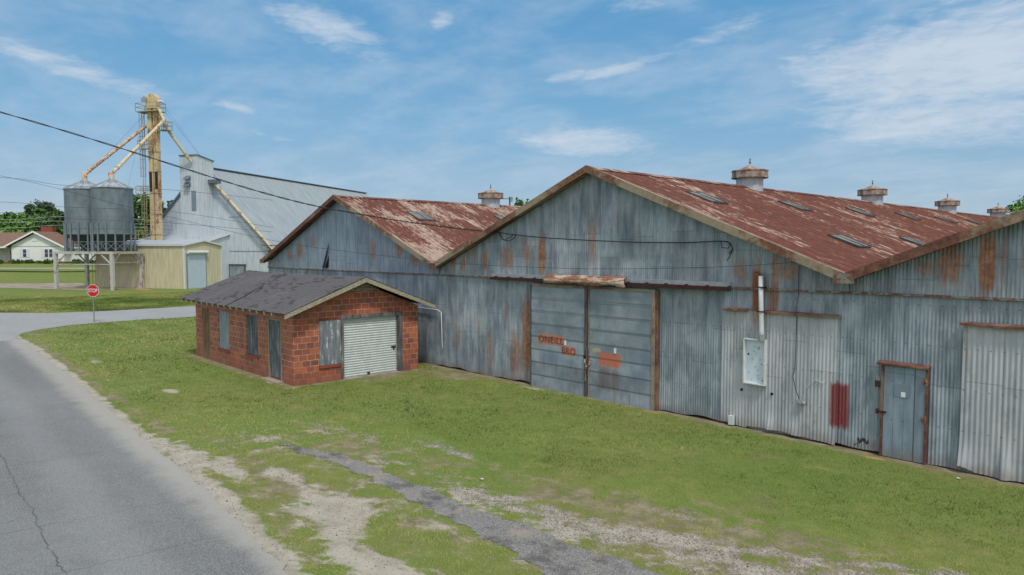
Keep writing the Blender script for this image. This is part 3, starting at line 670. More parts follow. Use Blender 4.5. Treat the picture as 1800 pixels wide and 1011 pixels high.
def corr_wall(name, x0, x1, zlo, zhi, ytop, pitch, amp, mat, rows=18, yfun=None, parent=wh, smooth=True, step=6, dent=.006):
    xs = np.arange(x0, x1+1e-6, pitch/step); V = []; n = len(xs); zt = np.array([zhi(a) if callable(zhi) else zhi for a in xs])
    zl = np.array([zlo(a) if callable(zlo) else zlo for a in xs])
    for j in range(rows+1):
        z = zl + (zt-zl)*j/rows
        yy_ = ytop - amp*np.cos(2*math.pi*(xs-x0)/pitch) - dent*2*(fbm(xs*1.3+x0, z*.9+3)-.5)*2
        if yfun: yy_ = yy_ + yfun(xs, z)
        V.append(np.stack([xs, yy_, z], 1))
    V = np.concatenate(V); idx = np.arange(len(V)).reshape(rows+1, n)
    F = np.stack([idx[:-1,:-1].ravel(), idx[:-1,1:].ravel(), idx[1:,1:].ravel(), idx[1:,:-1].ravel()], 1)
    mb = MB(); mb.v = [tuple(p) for p in V]; mb.f = [tuple(f) for f in F.tolist()]
    o = mb.build(name, mat, parent, smooth=smooth, attrs={'rust': rustmask(V[:,0], V[:,2])}); return o
def gz(i):
    h = (EX[i+1]-EX[i])/2
    return lambda x: max(VAL-.05 + (RID-VAL)*(1-abs(x-RX[i])/h), 3.70)-.06
BZ = 3.76
# materials use object coords = world minus warehouse origin, so shift marks: give wall parts world coordinates instead
ORG[wh.name] = Vector((0, 0, 0)); wh.location = (0, 0, 0)
corr_wall('wall', EX[0], EX[3], lambda x: .04+.03*math.sin(x*1.7)+.02*math.sin(x*5.3), BZ, WY, .0762, .010, M['wall'], rows=20, yfun=lambda xs, z: np.exp(-((z)/.25)**2)*-.012*(fbm(xs*1.1, xs*0+2)>.58))
for i in range(3):
    if i == 0:
        corr_wall('gable_wall', EX[0]+.02, EX[1], BZ-.08, gz(0), WY-.035, .98, .0, M['flat'], rows=16, step=8, dent=.012)
    else:
        corr_wall('gable_wall', EX[i]+.01, EX[i+1], BZ-.08, gz(i), WY-.035, .0762, .010, M['wall'], rows=16)
mb = MB()
mb.box(-38.37, -19.05, WY-.075, WY-.02, BZ-.10, BZ-.055); mb.box(-9.40, -6.5, WY-.075, WY-.02, BZ-.10, BZ-.05); mb.box(-6.5, 9.3, WY-.078, WY-.02, BZ-.09, BZ-.04)
mb.build('band', M['bandrust'], wh)
# side and back walls
mb = MB()
for X0 in (EX[0]+.04, EX[3]-.04):
    n = 760; ys = np.linspace(WY, 75, n)
    mb = MB(); vs = [(X0+.01*math.cos(a*2*math.pi/.1524), a, 0) for a in ys] + [(X0+.01*math.cos(a*2*math.pi/.1524), a, VAL-.05) for a in ys]
    mb.add(vs, [(i, i+1, n+i+1, n+i) for i in range(n-1)])
    mb.build('side_wall', M['wall_side'], wh)
mb = MB(); pr = [(EX[0]+.05,75,0),(EX[3]-.05,75,0),(EX[3]-.05,75,VAL-.1)]
for i in (2,1,0): pr += [(RX[i],75,RID-.1),(EX[i]+.05,75,VAL-.1)]
mb.poly(pr, .05, (0,1,0)); mb.build('back_wall', M['wall'], wh)
# roofs
def slope(i, side, y0=WY-.32, y1=75.3):
    xr, xe = RX[i], EX[i+(1 if side > 0 else 0)]
    L = (xe-xr); ys = []; zz = []
    p = .62
    k = int((y1-y0)/p)
    for j in range(k+1):
        a = y0+j*p
        for d, h in ((0,0),(.05,.0),(.07,.022),(.10,.022),(.12,0),(.24,0),(.26,.012),(.28,.012),(.30,0),(.43,0),(.45,.012),(.47,.012),(.49,0)):
            if a+d <= y1: ys.append(a+d); zz.append(h)
    ys = np.array(ys); zz = np.array(zz); n = len(ys); rows = 9; V = []
    for r in range(rows+1):
        t = r/rows; x = xr + L*t; z = RID + (VAL-RID)*t
        wob = (fbm(ys*.35+i*9, ys*0+t*3+side)-.5)*.05*math.sin(math.pi*t)
        lift = .012 if r in (3, 6) else 0
        V.append(np.stack([np.full(n, x), ys, z+zz+wob+lift], 1))
    V = np.concatenate(V); idx = np.arange(len(V)).reshape(rows+1, n)
    F = np.stack([idx[:-1,:-1].ravel(), idx[:-1,1:].ravel(), idx[1:,1:].ravel(), idx[1:,:-1].ravel()], 1)
    if side > 0: F = F[:, ::-1]
    mb = MB(); mb.v = [tuple(q) for q in V]; mb.f = [tuple(q) for q in F.tolist()]
    return mb.build('roof_slope', M['roof_pale' if i == 0 else 'roof'], wh)
for i in range(3):
    for sd_ in (-1, 1): slope(i, sd_)
for i in range(3):
    mb = MB()
    mb.add([(RX[i]-.22,WY-.33,RID-.055),(RX[i],WY-.33,RID+.045),(RX[i]+.22,WY-.33,RID-.055),(RX[i]-.22,75.3,RID-.055),(RX[i],75.3,RID+.045),(RX[i]+.22,75.3,RID-.055)], [(0,1,4,3),(1,2,5,4)])
    mb.build('ridge_cap', M['roof_pale'], wh)
# fascia boards on the rakes and valley caps
rnd = random.Random(3)
for i in range(3):
    for side in (-1, 1):
        xr, xe = RX[i], EX[i+(1 if side > 0 else 0)]
        a = Vector((xr, 0, RID+.03)); b = Vector((xe, 0, VAL+.03)); nseg = 3
        cuts = [0, .36+.06*rnd.random(), .70+.05*rnd.random(), 1]
        for k in range(nseg):
            p = a.lerp(b, cuts[k]); q = a.lerp(b, cuts[k+1]); mb = MB(); off = -.003*k
            y0, y1 = WY-.40+off, WY-.325+off
            mb.add([(p.x,y0,p.z+.04),(q.x,y0,q.z+.04),(q.x,y0,q.z-.18),(p.x,y0,p.z-.18),(p.x,y1+.1,p.z+.04),(q.x,y1+.1,q.z+.04),(q.x,y1,q.z-.18),(p.x,y1,p.z-.18),(p.x,WY-.04,p.z-.135),(q.x,WY-.04,q.z-.135)],
                [(0,1,2,3),(0,4,5,1),(3,2,6,7),(7,6,9,8),(0,3,7,4),(1,5,6,2)])
            mb.build('fascia', M['fascia_dark' if (i == 0 and side < 0) or (i == 2 and k != 1) or (i==1 and side<0 and k==1) else 'fascia'], wh)
for i, x0 in enumerate(EX):
    mb = MB(); mb.box(x0-.22, x0+.22, WY-.415, WY-.30, VAL-.17, VAL+.06); mb.box(x0-.12, x0+.12, WY-.41, WY+.3, VAL-.03, VAL+.03)
    mb.build('valley_cap', M['fascia_dark' if i != 2 else 'bandrust'], wh)
# ridge ventilators
def vent(x, y):
    mb = MB(); mb.lathe((x, y, RID-.45), [(.53,0),(.53,.98),(.5,.99)], 24); v = mb.build('ridge_vent', M['ventdrum'], wh, smooth=False)
    mb = MB(); mb.lathe((x, y, RID+.50), [(.58,.02),(.72,0),(.72,.27),(.69,.30),(.40,.39),(.12,.50),(.05,.56)], 12, cap=True, ph=.26)
    mb.lathe((x, y, RID+.50), [(.74,0),(.74,.035),(.721,.035)], 12, ph=.26); mb.lathe((x, y, RID+.77), [(.721,0),(.74,0),(.74,.035),(.71,.05)], 12, ph=.26)
    c = mb.build('cap', M['ventcap'], v)
    mb = MB(); mb.tube([(x,y,RID+1.04),(x,y,RID+1.32)], [.02,.012], 6); mb.lathe((x,y,RID+1.15), [(.0,-.05),(.05,0),(.0,.05)], 8); mb.bar((x-.06,y,RID+1.25),(x+.06,y,RID+1.25),.015)
    mb.build('finial', M['iron'], v)
    return v
# all ventilators copy the first one's meshes
v0 = vent(RX[1], 26.6); v0.location.z = -.09
for o_ in kids(v0): o_.location.z = -.05
def vent_at(x, y):
    c = copy_tree(v0, wh); c.location = (x-RX[1], y-26.6, -.09)
for k in (1, 2, 3): vent_at(RX[1], 26.6+13.2*k)
for k in (0, 1): vent_at(RX[0], 26.4+13.2*k)
# skylight sheets
def skyl(i, xa, xb, y0, y1):
    side = 1 if xa > RX[i] else -1; h = (EX[i+1]-EX[i])/2
    z = lambda x: RID + (VAL-RID)*abs(x-RX[i])/h
    mb = MB(); mb.add([(xa,y0,z(xa)+.06),(xb,y0,z(xb)+.045),(xb,y1,z(xb)+.045),(xa,y1,z(xa)+.06),(xa,y0,z(xa)-.02),(xb,y0,z(xb)-.02),(xb,y1,z(xb)-.02),(xa,y1,z(xa)-.02)],
        [(0,1,2,3),(0,4,5,1),(1,5,6,2),(2,6,7,3),(3,7,4,0)])
    s = mb.build('skylight', M['skylight'], wh)
    mb = MB()
    for a, b in (((xa,y0),(xb,y0)), ((xa,y1),(xb,y1)), ((xb,y0),(xb,y1)), ((xa,y0),(xa,y1)), ((xa,(y0+y1)/2),(xb,(y0+y1)/2))):
        mb.bar((a[0],a[1],z(a[0])+.05),(b[0],b[1],z(b[0])+.05),.05,.04)
    mb.build('frame', M['timber_dark'], s)
for y0 in (19.1, 25.25, 31.5, 37.6, 43.8, 50.): skyl(1, -12.4, -11.5, y0, y0+.95)
for y0 in (21.5, 27.6, 33.8, 40.): skyl(1, -8.95, -8.05, y0, y0+.95)
for y0 in (19.3, 24.9): skyl(0, -28.15, -27.1, y0, y0+.95)
for y0 in (31.1, 37.2): skyl(0, -28.15, -27.1, y0, y0+.95)
# torn sheet in the left gable
mb = MB(); mb.poly([(-31.66,WY-.055,3.78),(-31.32,WY-.055,3.78),(-31.24,WY-.055,4.35)], .01, (0,1,0)); mb.build('torn_gap', M['black'], wh)
mb = MB(); mb.add([(-31.95,WY-.05,3.75),(-31.55,WY-.28,3.75),(-31.22,WY-.06,4.98),(-31.3,WY-.06,4.98)], [(0,1,2,3)]); mb.build('bent_sheet', M['flat'], wh, attrs={'rust':[0,.1,0,0]})
# sliding doors
dr = []
for (x0, x1) in ((-16.97, -14.42), (-14.36, -11.84)):
    mb = MB(); rows = 8; H = 3.52
    for k in range(rows):
        z0 = .0+H*k/rows; z1 = H*(k+1)/rows + .012
        mb.add([(x0,WY-.155,z0),(x1,WY-.155,z0),(x1,WY-.140,z1),(x0,WY-.140,z1),(x0,WY-.06,z0),(x1,WY-.06,z0),(x1,WY-.06,z1),(x0,WY-.06,z1)], [(0,1,2,3),(0,3,7,4),(1,5,6,2),(0,4,5,1),(3,2,6,7)])
    d = mb.build('sliding_door', M['door'], wh); dr.append(d)
    mb = MB(); mb.box(x1-.10, x1, WY-.175, WY-.157, .0, H); mb.build('edge_strip', M['fascia' if x1 > -13 else 'timber_dark'], d); mb = MB(); mb.box(x0, x0+.04, WY-.170, WY-.157, 0, H)
    mb.build('edge_strip', M['fascia' if x1 > -13 else 'timber_dark'], d)
    mb = MB(); mb.box(x0+.05, x1-.11, WY-.172, WY-.150, H-.06, H); mb.build('top_strip', M['fascia'], d)
mb = MB(); mb.box(-11.84, -11.76, WY-.14, WY-.02, 0, 3.5); mb.build('door_post', M['fascia_dark'], wh)
mb = MB(); mb.box(-14.425, -14.355, WY-.11, WY-.07, 0, 3.5); mb.build('door_gap', M['black'], wh)
pts = [(-14.46,WY-.20,1.22),(-14.44,WY-.23,1.10),(-14.36,WY-.24,1.0),(-14.27,WY-.23,1.06),(-14.2,WY-.2,1.22)]
mb = MB(); mb.tube(pts, .022, 6); mb.tube([(-14.44,WY-.2,1.02),(-14.45,WY-.19,.5)], .015, 6)
for p in pts[1:-1]: mb.lathe(p, [(.0,-.035),(.04,0),(.0,.035)], 6)
mb.build('chain', M['flap'], dr[0])
mb = MB(); mb.box(-14.52,-14.46,WY-.21,WY-.16,1.23,1.33); mb.build('lock', M['black'], dr[0])
for px_, pz in ((-15.34,1.64),(-13.28,1.60)):
    mb = MB(); mb.box(px_-.045, px_+.045, WY-.168, WY-.160, pz-.08, pz+.08)
    mb.build('notice', M['paper'], dr[0] if px_ < -14.4 else dr[1])
mb = MB(); mb.box(-18.98, -9.48, WY-.26, WY-.14, 3.60, 3.70); mb.build('door_rail', M['rail'], wh)
mb = MB(); mb.box(-18.98, -9.5, WY-.15, WY-.04, 3.705, 3.82); mb.build('rail_board', M['duct'], wh)
for k in range(15):
    xx = -18.7+k*.66; mb = MB(); mb.box(xx-.018, xx+.018, WY-.27, WY-.14, 3.68, 3.735); mb.build('rail_bracket', M['iron'], wh)
mb = MB(); mb.tube([(-9.52,WY-.2,3.65),(-9.44,WY-.2,3.65)], .06, 10); mb.build('rail_end', M['iron'], wh)
# curled hood over the doors
mb = MB(); nx_ = 34; pr = [(WY-.05,3.86),(WY-.20,3.85),(WY-.33,3.79),(WY-.37,3.69),(WY-.365,3.59)]
vs = []
for j in range(nx_+1):
    xx = -16.15+3.3*j/nx_
    for k, (yy_, zz_) in enumerate(pr): vs.append((xx+(.05*(k-2) if j == nx_ else 0), yy_+.005*math.sin(j*1.9), zz_-.02*k/4*math.sin(j*.35)+.006*math.sin(j*.5)-.012*(j > nx_-3)*k))
mb.add(vs, [(j*5+k, (j+1)*5+k, (j+1)*5+k+1, j*5+k+1) for j in range(nx_) for k in range(4)])
o = mb.build('door_hood', M['flap'], wh, smooth=True); md = o.modifiers.new('s', 'SOLIDIFY'); md.thickness = .006
# newer sheets over closed doorways
def flare(cx, w, h, a): return lambda xs, z: -a*np.exp(-((xs-cx)/w)**2)*np.exp(-(z/h)**2)
corr_wall('patch_sheet', -9.74, -6.70, lambda x: .07+.05*(x < -9.0)*math.sin(x*3)+.03*math.sin(x*2.1), 3.10, WY-.045, .09, .011, M['newer'], rows=16, yfun=lambda xs, z: flare(-8.35,.12,.3,.10)(xs, z)+flare(-7.7,.14,.25,.09)(xs, z)+flare(-6.75,.1,.2,.05)(xs,z))
corr_wall('patch_sheet', -4.15, 1.2, lambda x: .06+.03*math.sin(x*2.3)+.10*max(0, 1-abs(x+4.1)*4), 3.13, WY-.05, .095, .012, M['newer'], rows=16, yfun=lambda xs, z: flare(-4.12,.16,.45,.16)(xs, z)+flare(-3.35,.10,.5,.12)(xs, z))
for a, b, z0 in ((-9.68,-8.98,3.13),(-8.58,-6.66,3.12),(-4.2,1.2,3.16)):
    mb = MB(); nn_ = 14; vs = []
    for j in range(nn_+1):
        xx = a+(b-a)*j/nn_; w = .012*math.sin(j*1.3+a)
        vs += [(xx,WY-.04,z0+.03),(xx,WY-.16,z0+w),(xx,WY-.16,z0-.05+w),(xx,WY-.06,z0-.05)]
    mb.add(vs, [(j*4+k, (j+1)*4+k, (j+1)*4+k+1, j*4+k+1) for j in range(nn_) for k in range(3)]); mb.build('drip_ledge', M['fascia_dark'], wh)
# personnel door
mb = MB()
for k in range(4):
    a, b = -5.66+.21*k, -5.66+.21*(k+1)-.004; mb.box(a, b, WY-.075-.004*(k % 2), WY-.03, .02, 2.08)
pd = mb.build('door', M['flat'], wh)
mb = MB(); mb.box(-5.72, -5.668, WY-.10, WY-.0, -.02, 2.12); mb.box(-4.815, -4.775, WY-.10, WY, 0, 2.12); mb.build('door_frame', M['fascia_dark'], wh)
mb = MB(); mb.add([(-5.8,WY,2.19),(-4.74,WY,2.19),(-4.74,WY-.16,2.14),(-5.8,WY-.16,2.14),(-5.8,WY-.16,2.10),(-4.74,WY-.16,2.10)], [(3,2,1,0),(4,5,2,3)]); mb.build('door_ledge', M['fascia_dark'], wh)
mb = MB(); mb.box(-5.80,-5.60,WY-.13,WY-.08,1.0,1.045); mb.box(-5.8,-5.76,WY-.14,WY-.08,.97,1.08); mb.build('latch_bar', M['rail'], pd)
for zz_ in (1.82, 1.0):
    mb = MB(); mb.box(-4.88,-4.77,WY-.115,WY-.08,zz_-.06,zz_+.06); mb.tube([(-4.80,WY-.12,zz_-.08),(-4.80,WY-.12,zz_+.08)],.018,6); mb.build('hinge', M['bandrust'], pd)
mb = MB(); mb.box(-5.44,-5.13,WY-.086,WY-.081,1.42,1.70); mb.build('grille_plate', M['dk_louvre'], pd)
mb = MB(); mb.box(-5.30,-5.21,WY-.093,WY-.088,1.42,1.53); mb.build('notice', M['paper'], pd)
# stencilled letters on the doors
def text_mesh(txt, size, mat, name, parent=None, loc=(0,0,0), rot=(R(90),0,0), ext=.002, space=1.0, off=0.):
    cu = bpy.data.curves.new('t', 'FONT'); cu.body = txt; cu.size = size; cu.extrude = ext; cu.space_character = space; cu.offset = off
    cu.align_x = 'CENTER'; cu.align_y = 'CENTER'
    to = bpy.data.objects.new('t', cu); C.objects.link(to); bpy.context.view_layer.update()
    me = bpy.data.meshes.new_from_object(to.evaluated_get(bpy.context.evaluated_depsgraph_get())); bpy.data.objects.remove(to); bpy.data.curves.remove(cu)
    me.name = name; me.materials.clear(); me.materials.append(mat)
    o = bpy.data.objects.new(name, me); C.objects.link(o); o.location = loc; o.rotation_euler = rot; ORG[o.name] = Vector((0,0,0))
    if parent is not None: o.parent = parent
    return o
text_mesh('ONEiLL', .33, M['letter'], 'lettering', dr[0], (-16.0, WY-.162, 1.665), space=1.08, off=-.006)
text_mesh('BRO', .31, M['letter'], 'lettering', dr[0], (-15.2, WY-.162, 1.375), space=1.05, off=-.006)

# electrical box with its riser pipe, on the wall
eb = thing('electrical_box', 'open white metal box under a tall white riser pipe on the pale sheet panel', 'electrical box', (-8.77, WY-.06, 1.2))
mb = MB(); mb.box(-9.05,-8.47,WY-.075,WY-.065,1.22,2.38); mb.build('back_plate', M['shutterw'], eb)
mb = MB()
for a in ((-9.06,-9.03,1.21,2.39),(-8.49,-8.46,1.21,2.39),(-9.03,-8.49,1.21,1.24),(-9.03,-8.49,2.36,2.39)): mb.box(a[0],a[1],WY-.17,WY-.06,a[2],a[3])
mb.build('side_frame', M['white'], eb)
for k in range(20): mb = MB(); mb.lathe((-9.0+.48*rnd.random(),WY-.078,1.3+.95*rnd.random()), [(.010,-.008),(.010,.008)], 6, cap=True); mb.build('bolt', M['iron'], eb)
mb = MB(); mb.box(-8.98,-8.94,WY-.085,WY-.075,1.95,2.0); mb.box(-8.56,-8.52,WY-.085,WY-.075,1.3,1.35); mb.build('clip', M['iron'], eb)
mb = MB(); mb.tube([(-8.60,WY-.19,4.02),(-8.58,WY-.185,3.2),(-8.56,WY-.18,2.6),(-8.555,WY-.18,2.42)], .06, 12); mb.build('riser_pipe', M['pvc'], eb, smooth=True)
mb = MB(); mb.tube([(-8.565,WY-.17,2.54),(-8.56,WY-.15,2.38)], [.085,.095], 12); mb.build('boot', M['duct'], eb)
for zz_ in (3.72, 3.1): mb = MB(); mb.box(-8.67,-8.51,WY-.26,WY-.03,zz_,zz_+.03); mb.build('strap', M['iron'], eb)
mb = MB(); mb.tube([(-8.60,WY-.2,4.02),(-8.66,WY-.24,4.12),(-8.74,WY-.25,4.10)], .012, 5); mb.build('cable_end', M['cable'], eb)
# junction box and hanging wire
jb = thing('junction_box', 'small grey junction box hanging by a cable low on the pale sheet panel', 'junction box', (-7.55, WY-.08, .9))
mb = MB(); mb.box(-7.62,-7.50,WY-.13,WY-.06,.89,1.0); mb.box(-7.60,-7.52,WY-.15,WY-.13,.91,.97); mb.lathe((-7.47,WY-.1,.93),[(.0,-.05),(.05,-.02),(.05,.02),(0,.05)],8); mb.build('box_body', M['duct'], jb)
mb = MB(); mb.tube([(-7.68,WY-.07,4.3),(-7.67,WY-.07,3.6),(-7.68,WY-.19,3.15),(-7.70,WY-.07,3.0),(-7.72,WY-.07,1.75),(-7.76,WY-.09,1.55),(-7.68,WY-.1,1.25),(-7.58,WY-.1,1.0)], .009, 5); mb.build('wire', M['cable'], jb)
mb = MB(); mb.tube([(-7.5,WY-.07,1.0),(-7.44,WY-.07,1.3),(-7.2,WY-.07,1.55),(-7.02,WY-.07,1.48),(-6.98,WY-.07,1.52)], .007, 5); mb.build('white_wire', M['pvc'], jb)
for hx, hz in ((-9.14,1.01),(-8.31,1.02)):
    mb = MB(); mb.tube([(hx,WY-.075,hz),(hx,WY-.02,hz)], .035, 12); mb.build('knockout_hole', M['black'], wh)
mb = MB(); mb.box(-9.46,-9.33,WY-.16,WY-.06,.04,.28); mb.build('downpipe_stub', M['pvc'], wh)
kb = thing('key_box', 'small black padlock box hooked left of the personnel door', 'lock box', (-5.78, WY-.1, 1.6))
mb = MB(); mb.box(-5.83,-5.74,WY-.14,WY-.07,1.58,1.72); mb.build('case', M['iron'], kb)
mb = MB(); mb.tube([(-5.81,WY-.1,1.72),(-5.81,WY-.1,1.78),(-5.785,WY-.1,1.81),(-5.76,WY-.1,1.78),(-5.76,WY-.1,1.72)], .008, 6); mb.build('shackle', M['duct'], kb)
# white conduit by the brick hut
cp = MB(); cp.tube([(-24.2,WY-.08,2.30),(-22.35,WY-.08,2.27),(-22.12,WY-.08,2.18),(-22.06,WY-.08,.8),(-22.06,WY-.05,.72)], .019, 8)
o = cp.build('conduit_pipe', M['pvc'], None, smooth=True, label='thin white conduit bent down the warehouse wall beside the brick hut', cat='pipe')

# ------------------------------------------------------------------ BRICK HUT
BX0, BX1, BY0, BY1 = -31.9, -22.4, 10.66, 15.84; BE = 2.50; BR = 3.62; BC = (BY0+BY1)/2
hut = thing('brick_hut', 'small red block garage with dark shingle roof and white roller door', 'garage', (0, 0, 0)); hut.location = (0,0,0)
def wall_open(mb, a0, a1, z0, z1, holes, P, depth, n):
    """rectangular wall with openings; P(a, z, d) gives the point"""
    as_ = sorted({a0, a1, *[h[0] for h in holes], *[h[1] for h in holes]}); zs_ = sorted({z0, z1, *[h[2] for h in holes], *[h[3] for h in holes]})
    for i in range(len(as_)-1):
        for j in range(len(zs_)-1):
            ca, cz = (as_[i]+as_[i+1])/2, (zs_[j]+zs_[j+1])/2
            if any(h[0] < ca < h[1] and h[2] < cz < h[3] for h in holes): continue
            q = [P(as_[i],zs_[j],0),P(as_[i+1],zs_[j],0),P(as_[i+1],zs_[j+1],0),P(as_[i],zs_[j+1],0)]
            mb.add(q, [(0,1,2,3)] if n > 0 else [(3,2,1,0)])
    for h in holes:
        c = [(h[0],h[2]),(h[1],h[2]),(h[1],h[3]),(h[0],h[3])]
        for k in range(4):
            (a, b), (c2, d) = c[k], c[(k+1) % 4]; mb.add([P(a,b,0),P(c2,d,0),P(c2,d,depth),P(a,b,depth)], [(0,1,2,3)])
sideholes = [(-31.08,-30.22,-.1,2.17),(-29.22,-28.12,.62,2.17),(-26.38,-25.32,.70,2.2),(-24.38,-23.34,.08,2.2)]
frontholes = [(11.63,12.42,.62,2.2),(12.56,14.98,-.1,2.2)]
mb = MB()
wall_open(mb, BX0, BX1, -.1, BE, sideholes, lambda a, z, d: (a, BY0+d, z), .12, 1)
wall_open(mb, BY0, BY1, -.1, BE, frontholes, lambda a, z, d: (BX1-d, a, z), .16, 1)
mb.add([(BX1,BY0,BE),(BX1,BY1,BE),(BX1,BC+.75,BR-.40),(BX1,BC-.75,BR-.40)], [(0,1,2,3)])
mb.add([(BX0,BY0,-.1),(BX0,BY1,-.1),(BX0,BY1,BE),(BX0,BC,BR-.1),(BX0,BY0,BE)], [(4,3,2,1,0)]); mb.add([(BX0,BY1,-.1),(BX1,BY1,-.1),(BX1,BY1,BE),(BX0,BY1,BE)], [(3,2,1,0)])
mb.build('wall', M['brick'], hut)
# gable louvre boards
mb = MB()
for k in range(6):
    z0 = BR-.39+.058*k; hw = .72-.13*k; mb.box(BX1-.02, BX1+.015, BC-hw, BC+hw, z0, z0+.045)
mb.box(BX1-.0, BX1+.03, BC-.02, BC+.02, BR-.33, BR-.08); mb.box(BX1-.02, BX1+.04, BC-.80, BC+.80, BR-.44, BR-.395)
mb.build('gable_louvre', M['greenwood'], hut)
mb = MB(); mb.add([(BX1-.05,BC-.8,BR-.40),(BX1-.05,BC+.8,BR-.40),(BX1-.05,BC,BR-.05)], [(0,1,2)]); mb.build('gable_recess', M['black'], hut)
# roof
RX0, RX1 = -32.4, -21.92; EY0, EY1 = BC-3.1, BC+3.1; EZ = BE+.06-.02; RZ = 3.70
mb = MB(); nxr, nyr = 60, 14
def rz_(x, t, s):   # sagging ridge and a few dips
    return RZ + (EZ-RZ)*t - .06*math.sin(math.pi*(x-RX0)/(RX1-RX0))*(1-t*.5) + .012*math.sin(x*3.1+t*4+s)*math.sin(math.pi*t)
for s_, ey in ((-1, EY0), (1, EY1)):
    vs = []
    for i in range(nxr+1):
        for j in range(nyr+1):
            xx = RX0+(RX1-RX0)*i/nxr; t = j/nyr; vs.append((xx, BC+(ey-BC)*t, rz_(xx, t, s_)))
    fs = [(i*(nyr+1)+j, (i+1)*(nyr+1)+j, (i+1)*(nyr+1)+j+1, i*(nyr+1)+j+1) for i in range(nxr) for j in range(nyr)]
    mb.add(vs, fs if s_ > 0 else [f[::-1] for f in fs])
rf = mb.build('roof', M['shingle'], hut); md = rf.modifiers.new('s', 'SOLIDIFY'); md.thickness = .03; md.offset = 0
for s_, ey in ((-1, EY0), (1, EY1)):
    mb = MB(); a = Vector((RX1+.012, BC, RZ-.03)); b = Vector((RX1+.012, ey-.02*s_, EZ-.03))
    mb.add([(RX1-.03,BC,RZ-.03),(RX1-.03,ey,EZ-.03),(RX1-.03,ey,EZ-.17),(RX1-.03,BC,RZ-.19),(RX1+.01,BC,RZ-.03),(RX1+.01,ey,EZ-.03),(RX1+.01,ey,EZ-.17),(RX1+.01,BC,RZ-.19)],
        [(0,1,2,3),(4,7,6,5),(0,4,5,1),(1,5,6,2),(2,6,7,3)]); mb.build('rake_board', M['greenwood'], hut)
    mb = MB(); mb.add([(RX1-.035,BC,RZ-.05),(RX1-.035,ey,EZ-.05),(BX1+.0,ey,EZ-.05),(BX1+.0,BC,RZ-.05)], [(0,1,2,3)]); mb.build('soffit', M['timber_dark'], hut)
for k in range(16):
    xx = -32.1+.61*k
    if xx > -22.4: break
    mb = MB(); mb.bar((xx,BY0+.1,EZ+.09),(xx,EY0-.015,EZ-.075),.05,.10); mb.build('rafter_tail', M['greenwood'], hut)
mb = MB()
for a, b in zip([(-27.0,10.12,2.555),(-27.1,10.5,2.70),(-27.3,11.0,2.88),(-27.9,11.9,3.20),(-28.0,12.5,3.42)], [(-27.1,10.5,2.70),(-27.3,11.0,2.88),(-27.9,11.9,3.20),(-28.0,12.5,3.42),(-28.35,13.2,3.69)]): mb.bar((a[0],a[1],a[2]-.03),(b[0],b[1],b[2]-.045),.035,.03)
for a, b in (((-28.5,12.0,3.24),(-27.9,11.9,3.20)),((-28.1,12.15,3.30),(-27.5,11.75,3.15))): mb.bar((a[0],a[1],a[2]-.045),(b[0],b[1],b[2]-.045),.07,.03)
mb.build('roof_tear', M['iron'], rf)
mb = MB(); mb.box(BX0,BX1-.01,BY0+.05,BY0+.1,BE,BE+.16); mb.build('frieze_board', M['timber_dark'], hut)
# boarded openings
def board_side(x0, x1, z0, z1, mat, name, d=.05):
    mb = MB(); mb.box(x0, x1, BY0+d-.02, BY0+d, z0, z1); return mb.build(name, M[mat], hut)
mb = MB()
for k in range(4): mb.box(-31.08+.215*k, -31.08+.215*(k+1)-.008, BY0+.005+.004*(k % 2), BY0+.04, -.05, 2.17)
mb.build('boarded_doorway', M['ply_brown'], hut)
board_side(-29.22,-28.12,.62,2.17,'ply_blue','window_board'); board_side(-26.38,-25.32,.70,2.2,'ply_dark','window_board'); board_side(-24.34,-23.38,.10,2.18,'ply_dark','side_door')
mb = MB(); mb.box(-24.40,-24.34,BY0-.01,BY0+.1,.05,2.2); mb.box(-23.38,-23.33,BY0-.01,BY0+.1,.05,2.2); mb.box(-24.34,-23.38,BY0-.005,BY0+.1,2.17,2.22); mb.build('side_door_frame', M['greenwood'], hut)
mb = MB(); mb.box(-26.22+.35,-26.22+.38,BY0+.022,BY0+.034,.72,2.19); mb.build('board_batten', M['timber_dark'], hut)
for a, b, z in ((-29.27,-28.07,.62),(-26.43,-25.27,.70)):
    mb = MB(); mb.box(a, b, BY0-.05, BY0+.08, z-.09, z); mb.build('window_sill', M['redbrick'], hut)
mb = MB(); mb.box(BX1-.03, BX1+.025, 11.62, 12.46, .60, 2.17); mb.build('window_board', M['ply_white'], hut)
mb = MB(); mb.box(BX1-.08, BX1+.06, 11.6, 12.44, .50, .59); mb.build('window_sill', M['redbrick'], hut)
mb = MB()
for k in range(12): mb.box(BX1-.02, BX1+.012, 11.62+.07*k, 11.62+.07*k+.058, 2.18, 2.28)
mb.build('soldier_course', M['redbrick'], hut)
mb = MB(); mb.box(BX1-.1, BX1+.03, 12.48, 12.58, -.05, 2.30); mb.box(BX1-.12, BX1+.03, 14.94, 15.10, -.05, 2.30); mb.box(BX1-.1, BX1+.035, 12.46, 15.10, 2.19, 2.31); mb.box(BX1-.16,BX1-.1,14.86,14.95,0,2.19)
mb.build('door_frame', M['deadwood'], hut)
mb = MB(); ns_ = 24; vs = []
prof = []
for k in range(ns_):
    z0 = .03+2.16*k/ns_; hgt = 2.16/ns_
    for t, d in ((0,.0),(.10,.030),(.45,.038),(.80,.024),(.93,.0)): prof.append((BX1-.13+d, z0+hgt*t))
prof.append((BX1-.13, 2.19)); k = len(prof)
mb.add([(p[0],12.58,p[1]) for p in prof]+[(p[0],14.90,p[1]) for p in prof], [(i,k+i,k+i+1,i+1) for i in range(k-1)])
rd = mb.build('roller_door', M['roller'], hut)
